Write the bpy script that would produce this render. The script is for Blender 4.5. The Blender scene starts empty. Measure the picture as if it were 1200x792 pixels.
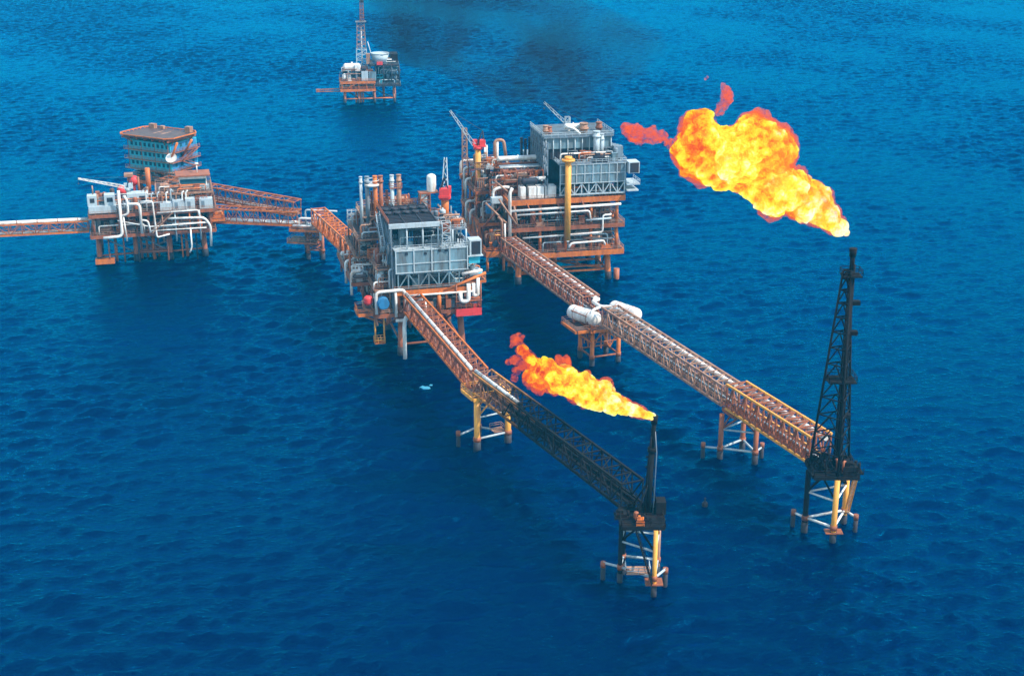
import bpy, bmesh, math, random
from mathutils import Vector, Matrix, noise
R = math.radians
sc = bpy.context.scene
col = sc.collection

# ------------------------------------------------------------------ materials
def _nodes(name):
    m = bpy.data.materials.new(name); m.use_nodes = True
    nt = m.node_tree; nt.nodes.clear()
    return m, nt, nt.nodes.new, nt.links.new

def paint(name, c, dirt=(0.10, 0.045, 0.025), amt=0.45, rough=0.6, scale=0.55, metal=0.0, streak=0.35):
    """Weathered paint: blotches of rust and grime plus streaks that run down."""
    m, nt, N, L = _nodes(name)
    out = N('ShaderNodeOutputMaterial'); b = N('ShaderNodeBsdfPrincipled')
    tc = N('ShaderNodeTexCoord'); mp = N('ShaderNodeMapping')
    mp.inputs['Scale'].default_value = (1, 1, streak)
    n1 = N('ShaderNodeTexNoise'); n1.inputs['Scale'].default_value = scale
    n1.inputs['Detail'].default_value = 6; n1.inputs['Roughness'].default_value = 0.65
    n2 = N('ShaderNodeTexNoise'); n2.inputs['Scale'].default_value = scale * 5
    n2.inputs['Detail'].default_value = 3
    r1 = N('ShaderNodeValToRGB')
    r1.color_ramp.elements[0].position = 0.62 - amt * 0.45; r1.color_ramp.elements[0].color = (0, 0, 0, 1)
    r1.color_ramp.elements[1].position = 0.80 - amt * 0.25; r1.color_ramp.elements[1].color = (1, 1, 1, 1)
    mul = N('ShaderNodeMath'); mul.operation = 'MULTIPLY'; mul.inputs[1].default_value = min(1, amt * 1.7)
    mx = N('ShaderNodeMix'); mx.data_type = 'RGBA'
    hv = N('ShaderNodeHueSaturation')
    mr = N('ShaderNodeMapRange'); mr.inputs['To Min'].default_value = 0.78; mr.inputs['To Max'].default_value = 1.22
    L(tc.outputs['Object'], mp.inputs['Vector'])
    L(mp.outputs['Vector'], n1.inputs['Vector']); L(mp.outputs['Vector'], n2.inputs['Vector'])
    L(n1.outputs['Fac'], r1.inputs['Fac']); L(r1.outputs['Color'], mul.inputs[0])
    L(mul.outputs[0], mx.inputs['Factor'])
    mx.inputs['A'].default_value = (*c, 1); mx.inputs['B'].default_value = (*dirt, 1)
    L(n2.outputs['Fac'], mr.inputs['Value']); L(mr.outputs['Result'], hv.inputs['Value'])
    L(mx.outputs['Result'], hv.inputs['Color']); L(hv.outputs['Color'], b.inputs['Base Color'])
    b.inputs['Roughness'].default_value = rough; b.inputs['Metallic'].default_value = metal
    L(b.outputs['BSDF'], out.inputs['Surface'])
    return m

M = {}
M['orange'] = paint('orange_paint', (0.54, 0.125, 0.007), dirt=(0.22, 0.048, 0.012), amt=0.45)
M['rust'] = paint('rusted_steel', (0.32, 0.082, 0.024), dirt=(0.11, 0.032, 0.015), amt=0.5)
M['yellow'] = paint('ochre_paint', (0.72, 0.31, 0.035), dirt=(0.36, 0.11, 0.02), amt=0.4)
M['tan'] = paint('pale_rusty_steel', (0.36, 0.195, 0.12), dirt=(0.19, 0.06, 0.025), amt=0.55)
M['white'] = paint('white_pipe_paint', (0.68, 0.66, 0.62), dirt=(0.33, 0.19, 0.11), amt=0.42)
M['pale'] = paint('pale_grey_paint', (0.36, 0.41, 0.43), dirt=(0.17, 0.13, 0.12), amt=0.3)
M['grey'] = paint('blue_grey_panel', (0.15, 0.265, 0.32), dirt=(0.075, 0.075, 0.075), amt=0.62, scale=0.42, streak=0.16)
M['steel'] = paint('slate_steel', (0.13, 0.175, 0.21), dirt=(0.09, 0.055, 0.045), amt=0.4)
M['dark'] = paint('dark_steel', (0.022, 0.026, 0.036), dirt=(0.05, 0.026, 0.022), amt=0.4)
M['plate'] = paint('stained_deck_plate', (0.085, 0.042, 0.032), dirt=(0.03, 0.02, 0.02), amt=0.5)
M['soot'] = paint('soot_black_steel', (0.007, 0.007, 0.008), dirt=(0.03, 0.014, 0.01), amt=0.3, rough=0.9)
M['soot'].node_tree.nodes['Principled BSDF'].inputs['Specular IOR Level'].default_value = .12
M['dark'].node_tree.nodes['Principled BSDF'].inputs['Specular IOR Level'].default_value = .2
M['red'] = paint('red_paint', (0.62, 0.030, 0.028), dirt=(0.25, 0.03, 0.02), amt=0.3)
M['teal'] = paint('teal_panel', (0.018, 0.36, 0.47), dirt=(0.03, 0.14, 0.19), amt=0.4)
M['blue'] = paint('blue_paint', (0.02, 0.16, 0.33), dirt=(0.02, 0.06, 0.1), amt=0.35)
M['glass'] = paint('dark_window_glass', (0.02, 0.075, 0.10), dirt=(0.02, 0.05, 0.07), amt=0.2, rough=0.12)
M['foam'] = paint('sea_foam', (0.03, 0.22, 0.32), dirt=(0.05, 0.25, 0.4), amt=0.5, scale=1.5)

def sooty(name, c, x0, x1):
    """Painted steel that is burnt black beyond x0..x1 metres along the object (soot laid down by the flare)."""
    m = paint(name, c, dirt=(0.10, 0.05, 0.03), amt=0.5)
    nt = m.node_tree; N = nt.nodes.new; L = nt.links.new
    b = [n for n in nt.nodes if n.type == 'BSDF_PRINCIPLED'][0]
    src = b.inputs['Base Color'].links[0].from_socket
    tc = [n for n in nt.nodes if n.type == 'TEX_COORD'][0]
    sp = N('ShaderNodeSeparateXYZ'); L(tc.outputs['Object'], sp.inputs[0])
    ns = N('ShaderNodeTexNoise'); ns.inputs['Scale'].default_value = 0.35; ns.inputs['Detail'].default_value = 4
    L(tc.outputs['Object'], ns.inputs['Vector'])
    mm = N('ShaderNodeMath'); mm.operation = 'MULTIPLY_ADD'; mm.inputs[1].default_value = 14
    L(ns.outputs['Fac'], mm.inputs[0]); L(sp.outputs['X'], mm.inputs[2])
    mr = N('ShaderNodeMapRange'); mr.inputs['From Min'].default_value = x0 + 7; mr.inputs['From Max'].default_value = x1 + 7
    L(mm.outputs[0], mr.inputs['Value'])
    mx = N('ShaderNodeMix'); mx.data_type = 'RGBA'; mx.inputs['B'].default_value = (0.007, 0.0065, 0.007, 1); b.inputs['Specular IOR Level'].default_value = .15; b.inputs['Roughness'].default_value = .85
    L(mr.outputs['Result'], mx.inputs['Factor']); L(src, mx.inputs['A']); L(mx.outputs['Result'], b.inputs['Base Color'])
    return m

# ------------------------------------------------------------------ mesh builder
class MB:
    def __init__(s): s.v = []; s.f = []; s.sm = []
    def quad(s, vs, fs, smooth=False):
        o = len(s.v); s.v += [tuple(v) for v in vs]
        for f in fs: s.f.append(tuple(i + o for i in f)); s.sm.append(smooth)
    def box(s, x0, y0, z0, x1, y1, z1):
        v = [(x, y, z) for z in (z0, z1) for y in (y0, y1) for x in (x0, x1)]
        s.quad(v, [(0, 2, 3, 1), (4, 5, 7, 6), (0, 1, 5, 4), (2, 6, 7, 3), (0, 4, 6, 2), (1, 3, 7, 5)]); return s
    def cbox(s, cx, cy, cz, sx, sy, sz):
        return s.box(cx - sx/2, cy - sy/2, cz - sz/2, cx + sx/2, cy + sy/2, cz + sz/2)
    def bar(s, p, q, w=0.3, h=None):
        p, q = Vector(p), Vector(q); h = h or w
        d = q - p
        if d.length < 1e-6: return s
        d.normalize(); up = Vector((0, 0, 1)) if abs(d.z) < 0.95 else Vector((0, 1, 0))
        a = d.cross(up).normalized() * (w/2); b = a.cross(d).normalized() * (h/2)
        vs = [p-a-b, p+a-b, p+a+b, p-a+b, q-a-b, q+a-b, q+a+b, q-a+b]
        s.quad(vs, [(0, 3, 2, 1), (4, 5, 6, 7), (0, 1, 5, 4), (1, 2, 6, 5), (2, 3, 7, 6), (3, 0, 4, 7)]); return s
    def tube(s, path, r, n=8, r1=None, caps=True):
        P = [Vector(p) for p in path]; k = len(P); rings = []
        ref = None
        for i in range(k):
            d = (P[min(i+1, k-1)] - P[max(i-1, 0)]).normalized()
            if ref is None or abs(ref.dot(d)) > 0.95:
                ref = Vector((0, 0, 1)) if abs(d.z) < 0.9 else Vector((1, 0, 0))
            a = d.cross(ref).normalized(); b = a.cross(d).normalized(); ref = b
            rr = r if r1 is None else r + (r1 - r) * i / (k - 1)
            rings.append([P[i] + (a * math.cos(t) + b * math.sin(t)) * rr for t in [2*math.pi*j/n for j in range(n)]])
        o = len(s.v)
        for g in rings: s.v += [tuple(v) for v in g]
        for i in range(k-1):
            for j in range(n):
                s.f.append((o+i*n+j, o+(i+1)*n+j, o+(i+1)*n+(j+1) % n, o+i*n+(j+1) % n)); s.sm.append(True)
        if caps:
            s.f.append(tuple(o+j for j in range(n))); s.sm.append(False)
            s.f.append(tuple(o+(k-1)*n+j for j in reversed(range(n)))); s.sm.append(False)
        return s
    def pipe(s, pts, r, n=8, bend=None):
        """Pipe with rounded elbows."""
        bend = bend or r * 3; P = [Vector(p) for p in pts]; out = [P[0]]
        for i in range(1, len(P)-1):
            a = P[i-1] - P[i]; b = P[i+1] - P[i]; m = min(bend, a.length*0.45, b.length*0.45)
            p0 = P[i] + a.normalized()*m; p2 = P[i] + b.normalized()*m
            for t in (0, .25, .5, .75, 1): out.append(p0*(1-t)**2 + P[i]*2*t*(1-t) + p2*t*t)
        out.append(P[-1]); return s.tube(out, r, n)
    def cyl(s, p, q, r, r1=None, n=12): return s.tube([p, q], r, n, r1)
    def capsule(s, p, q, r, n=14):
        p, q = Vector(p), Vector(q); d = (q-p).normalized(); pts = []; rs = []
        for t in (0.05, .3, .6, .85, 1.0): pts.append(p + d*r*(t-1)*0.7 + d*0); rs.append(r*math.sqrt(max(0.02, 1-(1-t)**2)))
        for t in (1.0, .85, .6, .3, .05): pts.append(q - d*r*(t-1)*0.7); rs.append(r*math.sqrt(max(0.02, 1-(1-t)**2)))
        ref = Vector((0, 0, 1)) if abs(d.z) < 0.9 else Vector((1, 0, 0)); a = d.cross(ref).normalized(); b = a.cross(d)
        o = len(s.v)
        for c, rr in zip(pts, rs): s.v += [tuple(c + (a*math.cos(2*math.pi*j/n) + b*math.sin(2*math.pi*j/n))*rr) for j in range(n)]
        for i in range(len(pts)-1):
            for j in range(n): s.f.append((o+i*n+j, o+(i+1)*n+j, o+(i+1)*n+(j+1) % n, o+i*n+(j+1) % n)); s.sm.append(True)
        s.f.append(tuple(o+j for j in range(n))); s.sm.append(True)
        s.f.append(tuple(o+(len(pts)-1)*n+j for j in reversed(range(n)))); s.sm.append(True)
        return s
    def sphere(s, c, r, n=12, m=8, sz=1.0):
        c = Vector(c); o = len(s.v)
        for i in range(m+1):
            t = math.pi*i/m
            s.v += [(c.x + r*math.sin(t)*math.cos(2*math.pi*j/n), c.y + r*math.sin(t)*math.sin(2*math.pi*j/n), c.z + r*sz*math.cos(t)) for j in range(n)]
        for i in range(m):
            for j in range(n): s.f.append((o+i*n+j, o+(i+1)*n+j, o+(i+1)*n+(j+1) % n, o+i*n+(j+1) % n)); s.sm.append(True)
        return s
    def build(s, name, mat, parent=None, loc=None):
        me = bpy.data.meshes.new(name); me.from_pydata(s.v, [], s.f); me.validate()
        if len(me.polygons) == len(s.sm): me.polygons.foreach_set('use_smooth', s.sm)
        me.materials.append(M[mat] if isinstance(mat, str) else mat)
        o = bpy.data.objects.new(name, me); col.objects.link(o)
        if parent is not None: o.parent = parent
        if loc: o.location = loc
        return o

def tag(o, label, cat, group=None, kind=None):
    if label: o['label'] = label
    if cat: o['category'] = cat
    if group: o['group'] = group
    if kind: o['kind'] = kind
    return o
def thing(name, loc, deg, label, cat, group=None):
    o = bpy.data.objects.new(name, None); col.objects.link(o); o.empty_display_size = 1
    o.location = loc; o.rotation_euler = (0, 0, R(deg))
    return tag(o, label, cat, group)

# ------------------------------------------------------------------ shared kit
def rail(pr, pts, z, mat='tan', h=1.15, step=2.0):
    """Handrail along a polyline at deck height z."""
    m = MB()
    for (a, b) in zip(pts[:-1], pts[1:]):
        a3, b3 = Vector((*a, z)), Vector((*b, z)); L_ = (b3-a3).length; k = max(1, int(L_/step))
        for hh in (h, h*0.55): m.bar(a3+Vector((0, 0, hh)), b3+Vector((0, 0, hh)), 0.10)
        for i in range(k+1): p = a3.lerp(b3, i/k); m.bar(p, p+Vector((0, 0, h)), 0.10)
    return m.build('handrail', mat, pr)

def deck(pr, x0, x1, y0, y1, z, th=0.9, mat='orange', plate='plate', step=4.0, rails='tan', holes=True):
    """Plate girder deck: edge girders, cross beams below and a plated floor."""
    m = MB()
    w = 0.45
    m.bar((x0, y0, z-th/2), (x1, y0, z-th/2), w, th).bar((x0, y1, z-th/2), (x1, y1, z-th/2), w, th)
    m.bar((x0, y0+w, z-th/2), (x0, y1-w, z-th/2), w, th).bar((x1, y0+w, z-th/2), (x1, y1-w, z-th/2), w, th)
    g = m.build('edge_girder', mat, pr)
    m = MB(); x = x0 + step
    while x < x1-1: m.bar((x, y0+.3, z-th/2-.03), (x, y1-.3, z-th/2-.03), .28, th*.7); x += step
    y = y0 + step
    while y < y1-1: m.bar((x0+.3, y, z-th/2-.06), (x1-.3, y, z-th/2-.06), .28, th*.62); y += step
    m.build('floor_beam_grid', mat, pr)
    MB().box(x0+.23, y0+.23, z-.10, x1-.23, y1-.23, z+.012).build('deck_plate', plate, pr)
    if rails: rail(pr, [(x0, y0), (x1, y0), (x1, y1), (x0, y1), (x0, y0)], z, rails)
    return g

def column(pr, x, y, z0, z1, r=0.6, mat='orange', name='column'):
    return MB().cyl((x, y, z0), (x, y, z1), r).build(name, mat, pr)

def jacket(pr, pts, ztop, r=0.85, mat='orange', spread=0.06, centre=None, zb=3.2, brace='rust', below='rust', xbrace=True):
    """Legs into the sea, each a part, a horizontal brace per bay and diagonals."""
    cx = sum(p[0] for p in pts)/len(pts); cy = sum(p[1] for p in pts)/len(pts)
    for (x, y) in pts:
        bx, by = x+(x-cx)*spread, y+(y-cy)*spread
        lg = MB().cyl((bx, by, -6), (x, y, ztop), r).build('leg', mat, pr)
        t = 0.30
        MB().cyl((bx+(x-bx)*.3, by+(y-by)*.3, -1), (bx+(x-bx)*.45, by+(y-by)*.45, 2.2), r*1.12).build('splash_sleeve', 'dark', lg)

def brace(pr, p, q, r=0.3, mat='rust', name='brace'):
    return MB().cyl(p, q, r, n=8).build(name, mat, pr)

def lattice(m, a, b, h, n, w=0.2, up=Vector((0, 0, 1)), style='N'):
    """Web members between a lower line a-b and the same line raised by h."""
    a, b = Vector(a), Vector(b)
    for i in range(n+1):
        p = a.lerp(b, i/n); m.bar(p, p+up*h, w)
        if i < n:
            q = a.lerp(b, (i+1)/n)
            if style == 'X': m.bar(p, q+up*h, w*.9); m.bar(p+up*h, q, w*.9)
            elif (i % 2 == 0) or style == 'N' and False: m.bar(p, q+up*h, w*.9)
            else: m.bar(p+up*h, q, w*.9)
    return m

def skid(rng, pr, x, y, z, s, mat):
    """A framed package: base frame, body, lid boxes and a stub pipe."""
    m = MB(); a, b, h = s*rng.uniform(.7, 1.5), s*rng.uniform(.6, 1.1), s*rng.uniform(.5, 1.1)
    m.box(x-a, y-b, z+.05, x+a, y+b, z+.35)
    m.box(x-a*.8, y-b*.75, z+.35, x+a*.55, y+b*.75, z+.35+h)
    m.box(x-a*.5, y-b*.4, z+.35+h, x+a*.1, y+b*.4, z+.6+h*1.35)
    m.cyl((x+a*.75, y, z+.3), (x+a*.75, y, z+.5+h*1.2), s*.2, n=8)
    for sx in (-1, 1):
        for sy in (-1, 1): m.bar((x+sx*a, y+sy*b, z), (x+sx*a, y+sy*b, z+h*1.3), .12)
    return m.build('equipment_skid', mat, pr)

def vessel(pr, p, q, r, mat='white', legs=True, name='process_vessel'):
    m = MB().capsule(p, q, r); p, q = Vector(p), Vector(q)
    if abs((q-p).normalized().z) < .5 and legs:
        for t in (.2, .8): c = p.lerp(q, t); m.cbox(c.x, c.y, c.z-r*.95, .5, r*1.3, r*.9)
    c = p.lerp(q, .5); m.cyl(c, c+Vector((0, 0, r*1.35)), r*.25, n=8)
    return m.build(name, mat, pr)

def clutter(pr, rng, x0, x1, y0, y1, z, h, n, mats, pipes=6, pmats=('white', 'tan', 'orange'), front=True):
    """Process equipment of an offshore deck: skids, vessels, valves, pipe runs and cable trays."""
    for i in range(n):
        x, y = rng.uniform(x0+1.2, x1-1.2), y0 + (y1-y0)*(rng.random()**1.4)*.96 + .8
        mt = rng.choice(mats); k = rng.random()
        if k < .11:
            m = MB(); d = rng.choice((0, 1)); a = rng.uniform(1.0, 2.0)
            m.box(x-a, y-.5, z+.05, x+a, y+.5, z+.3).cyl((x-a*.9, y, z+.95), (x-.05*a, y, z+.95), .5, n=10).cyl((x+.05*a, y, z+.9), (x+a*.8, y, z+.9), .36, n=10)
            m.cyl((x+a*.5, y, z+.9), (x+a*.5, y, z+h*.7), .14, n=6).cyl((x+a*.5, y, z+h*.7), (x-a, y, z+h*.7), .14, n=6)
            m.build('pump_set', mt, pr)
        elif k < .24:
            m = MB(); a = rng.uniform(1.2, 2.6); hh = h*rng.uniform(.55, .95)
            for j in range(4): xx = x-a+2*a*j/3; m.bar((xx, y, z), (xx, y, z+hh), .16); m.bar((xx, y+1.3, z), (xx, y+1.3, z+hh), .16); m.bar((xx, y, z+hh), (xx, y+1.3, z+hh), .14)
            for f in (.35, .68, 1): m.bar((x-a, y, z+hh*f), (x+a, y, z+hh*f), .15); m.bar((x-a, y+1.3, z+hh*f), (x+a, y+1.3, z+hh*f), .15)
            m.bar((x-a, y, z), (x-a/3, y, z+hh*.68), .12)
            for j in range(3): m.cyl((x-a, y+.3+j*.35, z+hh*.68+.2), (x+a, y+.3+j*.35, z+hh*.68+.2), .11, n=6)
            m.build('pipe_frame', mt, pr)
        elif k < .36:
            m = MB(); a = rng.uniform(.9, 1.7); hh = rng.uniform(.45, .8)*h
            m.box(x-a, y-.8, z+.05, x+a, y+.8, z+.3)
            for j in (-.6, 0, .6): m.capsule((x+a*j, y, z+.5), (x+a*j, y, z+hh), a*.24, 10)
            m.cyl((x-a*.7, y-.3, z+hh+.2), (x+a*.7, y-.3, z+hh+.2), .14, n=6)
            m.build('filter_skid', mt, pr)
        elif k < .46: skid(rng, pr, x, y, z, rng.uniform(.7, min(2.2, h*.45)), mt)
        elif k < .60:
            r = rng.uniform(.45, .95); vessel(pr, (x, y, z+r+.2), (x, y, z+rng.uniform(.55, .9)*h), r, mt, False, 'upright_vessel')
        elif k < .72:
            r = rng.uniform(.5, .9); l = rng.uniform(1.5, 3.2)
            vessel(pr, (x-l/2, y, z+r*1.9), (x+l/2, y, z+r*1.9), r, mt)
        elif k < .86:
            m = MB()
            for j in range(4): m.cyl((x+j*.7, y, z), (x+j*.7, y, z+rng.uniform(.35, .8)*h), .16, n=6)
            m.cyl((x-.4, y, z+.3*h), (x+2.6, y, z+.3*h), .2, n=6)
            for j in range(4): m.sphere((x+j*.7, y, z+.34*h), .32, 8, 6)
            m.build('valve_manifold', mt, pr)
        else:
            m = MB(); hh = min(2.3, h*.7); m.box(x-.9, y-.6, z+.1, x+.9, y+.6, z+hh)
            m.box(x-.8, y-.66, z+.4, x-.05, y-.6, z+hh-.2).box(x+.05, y-.66, z+.4, x+.8, y-.6, z+hh-.2).box(x-1, y-.7, z+hh, x+1, y+.7, z+hh+.12)
            m.build('control_cabinet', mt, pr)
    for i in range(pipes):
        zz = z + h*rng.uniform(.18, .9); y = rng.uniform(y0+.3, y0+(y1-y0)*.5); r = rng.choice((.13, .18, .25))
        a, b = sorted((rng.uniform(x0, x1), rng.uniform(x0, x1)))
        if b-a < 3: b = min(x1-.3, a+rng.uniform(4, 9))
        pts = [(a, y, z+.1), (a, y, zz), (b, y, zz)]
        k = rng.random()
        if k < .4: pts.append((b, y, z+.1))
        elif k < .75: pts.append((b, min(y1, y+rng.uniform(2, 7)), zz))
        MB().pipe(pts, r).build('process_pipe', rng.choice(pmats), pr)

def white_pipe(pr, pts, r=.32, mat='white'):
    o = MB().pipe(pts, r, 10).build('pipe_run', mat, pr); return o

def stairs(pr, p, q, w=1.0, mat='tan'):
    p, q = Vector(p), Vector(q); m = MB(); d = Vector((q.x-p.x, q.y-p.y, 0)); s = d.normalized().cross(Vector((0, 0, 1)))*w/2
    for k in (-1, 1):
        m.bar(p+s*k, q+s*k, .12, .3); m.bar(p+s*k+Vector((0, 0, 1)), q+s*k+Vector((0, 0, 1)), .09)
    n = max(4, int(abs(q.z-p.z)/.35))
    for i in range(n): c = p.lerp(q, (i+.5)/n); m.bar(c-s, c+s, .28, .06)
    return m.build('stairway', mat, pr)

def bridge(name, p, q, w, h, n, label, chord='rust', web='rust', floor='plate', pipes=(), cat='bridge', cap=0.0, solid_rail=None, top='chord', gr='truss bridges between the platforms', brW=.2, walk=.40):
    """Box truss footbridge; local +x runs along it. Pipes: (y, z, r, x0, x1, material)."""
    p, q = Vector(p), Vector(q); d = q-p; L_ = d.length
    t = thing(name, p, math.degrees(math.atan2(d.y, d.x)), label, cat, gr)
    dz = math.asin(d.z/L_); t.rotation_euler[1] = -dz
    for s in (-1, 1):
        y = s*w/2
        MB().bar((0, y, 0), (L_, y, 0), .42, .5).build('bottom_chord', chord, t)
        MB().bar((0, y, h), (L_, y, h), .40, .42).build('top_chord', chord, t)
        m = MB(); lattice(m, (.2, y, 0), (L_-.2, y, 0), h, n, brW)
        m.build('side_lattice', web, t)
        m = MB()
        for zz in (.9, 1.3): m.bar((0, y*.86, zz), (L_, y*.86, zz), .08)
        for i in range(n*2+1): m.bar((L_*i/n/2, y*.86, .1), (L_*i/n/2, y*.86, 1.3), .08)
        m.build('handrail', web, t)
    for nm, zz in (('top_bracing', h), ('floor_bracing', -.05)):
        m = MB()
        for i in range(n+1): x = .2+(L_-.4)*i/n; m.bar((x, -w/2+.2, zz), (x, w/2-.2, zz), brW)
        for i in range(n):
            x0, x1 = .2+(L_-.4)*i/n, .2+(L_-.4)*(i+1)/n; sg = 1 if i % 2 else -1
            m.bar((x0, -sg*(w/2-.2), zz+.02), (x1, sg*(w/2-.2), zz+.02), brW*.7)
        m.build(nm, web, t)
    MB().box(.1, -w*walk, .12, L_-.1, w*walk, .2).build('walkway_grating', floor, t)
    for (y, z, r, x0, x1, mt) in pipes:
        x1 = L_ if x1 is None else x1
        m = MB().cyl((x0, y, z), (x1, y, z), r, n=10)
        m.build('pipe_run', mt, t)
        m = MB(); k = max(2, int((x1-x0)/6)); m.bar((x0+.3, y, z-r-.2), (x1-.3, y, z-r-.2), .12)
        for i in range(k): xx = x0+(x1-x0)*(i+.5)/k; m.cbox(xx, y, z-r-.12, .35, r*2.2, .3); m.cyl((xx-.1, y, z), (xx+.1, y, z), r*1.15, n=10)
        m.build('pipe_support', web, t)
    return t, L_

def to_local(ob, P):
    ob_m = Matrix.Translation(ob.location) @ ob.rotation_euler.to_matrix().to_4x4()
    return ob_m.inverted() @ Vector(P)

def crane(loc, deg, label, ped_h, ped_mat, boom_l, boom_up, boom_mat='pale', head='red', s=1.0, tip_mat=None):
    """Pedestal crane: pedestal, slewing cab, lattice boom with a mast and hoist cable. Boom along local +x."""
    t = thing('deck_crane', loc, deg, label, 'crane', 'cranes on the platforms')
    MB().cyl((0, 0, 0), (0, 0, ped_h), .95*s, n=14).build('pedestal', ped_mat, t)
    m = MB().box(-2.4*s, -1.4*s, ped_h, 1.5*s, 1.4*s, ped_h+.5*s).box(-2.3*s, -1.2*s, ped_h+.5*s, -.4*s, 1.2*s, ped_h+2.2*s)
    m.cyl((0, 0, ped_h-.8*s), (0, 0, ped_h), 1.5*s, n=14)
    body = m.build('slewing_deck', head, t)
    m = MB().box(.1*s, -1.5*s, ped_h+.5*s, 1.6*s, -.2*s, ped_h+2.2*s); m.build('cab', head, body)
    a = Vector((1.3*s, 0, ped_h+.7*s)); b = a + Vector((math.cos(R(boom_up)), 0, math.sin(R(boom_up))))*boom_l
    m = MB(); up = (b-a).normalized().cross(Vector((0, 1, 0)))*-1
    k = int(boom_l/1.6)
    for sy in (-1, 1):
        for su in (-1, 1):
            m.bar(a+Vector((0, sy*.75*s, 0))+up*su*.6*s, b+Vector((0, sy*.3*s, 0))+up*su*.25*s, .17*s)
    for i in range(k):
        f0, f1 = i/k, (i+1)/k; p0, p1 = a.lerp(b, f0), a.lerp(b, f1); w0, w1 = .75-.45*f0, .75-.45*f1; u0, u1 = .6-.35*f0, .6-.35*f1
        g = 1 if i % 2 else -1
        for su in (-1, 1): m.bar(p0+Vector((0, g*w0*s, 0))+up*su*u0*s, p1+Vector((0, -g*w1*s, 0))+up*su*u1*s, .12*s)
        for sy in (-1, 1): m.bar(p0+Vector((0, sy*w0*s, 0))+up*g*u0*s, p1+Vector((0, sy*w1*s, 0))-up*g*u1*s, .12*s)
    m.build('boom', boom_mat, t)
    m = MB(); top = Vector((-1.6*s, 0, ped_h+5.2*s))
    for sy in (-1, 1): m.bar((-1.9*s, sy*s, ped_h+2.2*s), top, .2*s); m.bar((.4*s, sy*s, ped_h+.5*s), top, .2*s)
    m.build('gantry_mast', 'dark', t)
    m = MB().tube([top, b], .07*s, 5); m.tube([b, b-Vector((0, 0, boom_l*.12))], .06*s, 5)
    m.sphere(b-Vector((0, 0, boom_l*.12)), .35*s, 8, 6)
    m.build('hoist_cable', 'dark', t)
    return t

def lat_tower(pr, x, y, z0, z1, w0, w1, mat, name='lattice_mast', n=8, th=.18):
    m = MB()
    for i in range(n):
        f0, f1 = i/n, (i+1)/n; za, zb = z0+(z1-z0)*f0, z0+(z1-z0)*f1; a, b = (w0+(w1-w0)*f0)/2, (w0+(w1-w0)*f1)/2
        c0 = [(x+sx*a, y+sy*a, za) for sx, sy in ((-1, -1), (1, -1), (1, 1), (-1, 1))]
        c1 = [(x+sx*b, y+sy*b, zb) for sx, sy in ((-1, -1), (1, -1), (1, 1), (-1, 1))]
        for k in range(4):
            m.bar(c0[k], c1[k], th); m.bar(c1[k], c1[(k+1) % 4], th*.8)
            m.bar(c0[k], c1[(k+1) % 4], th*.7) if i % 2 else m.bar(c0[(k+1) % 4], c1[k], th*.7)
    return m.build(name, mat, pr)

# ------------------------------------------------------------------ sea and sky
def water_mat():
    m, nt, N, L = _nodes('deep_sea_water')
    out = N('ShaderNodeOutputMaterial'); b = N('ShaderNodeBsdfPrincipled')
    tc = N('ShaderNodeTexCoord')
    def wave(scale, rot, sx, detail, rough=.55, dist=0.0):
        mp = N('ShaderNodeMapping'); mp.inputs['Rotation'].default_value = (0, 0, R(rot)); mp.inputs['Scale'].default_value = (sx, 1, 1)
        n = N('ShaderNodeTexNoise'); n.inputs['Scale'].default_value = scale; n.inputs['Detail'].default_value = detail
        n.inputs['Roughness'].default_value = rough; n.inputs['Distortion'].default_value = dist
        L(tc.outputs['Object'], mp.inputs['Vector']); L(mp.outputs['Vector'], n.inputs['Vector']); return n.outputs['Fac']
    def op(o, a, bb):
        k = N('ShaderNodeMath'); k.operation = o
        for i, x in enumerate((a, bb)):
            if isinstance(x, (int, float)): k.inputs[i].default_value = x
            else: L(x, k.inputs[i])
        return k.outputs[0]
    rip = wave(1.1, 10, .6, 5, .62, .3)
    hgt = op('MULTIPLY', rip, .42)
    bp = N('ShaderNodeBump'); bp.inputs['Distance'].default_value = 1.0
    bp.inputs['Strength'].default_value = .8; L(hgt, bp.inputs['Height'])
    N_ = nt.nodes; N_.remove(b)
    df = N('ShaderNodeSubsurfaceScattering'); df.falloff = 'BURLEY'; df.inputs['Color'].default_value = (0.0, 0.001, 0.020, 1)
    df.inputs['Scale'].default_value = 10; df.inputs['Radius'].default_value = (.3, 1.0, 1.5)
    gl = N('ShaderNodeBsdfGlossy'); gl.inputs['Color'].default_value = (0.0, 0.475, 1.0, 1); gl.inputs['Roughness'].default_value = .09
    fr = N('ShaderNodeFresnel'); fr.inputs['IOR'].default_value = 1.40; mx = N('ShaderNodeMixShader')
    for n in (df, gl, fr): L(bp.outputs['Normal'], n.inputs['Normal'])
    L(fr.outputs[0], mx.inputs[0]); L(df.outputs[0], mx.inputs[1]); L(gl.outputs[0], mx.inputs[2]); L(mx.outputs[0], out.inputs['Surface'])
    return m
import numpy as np
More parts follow.
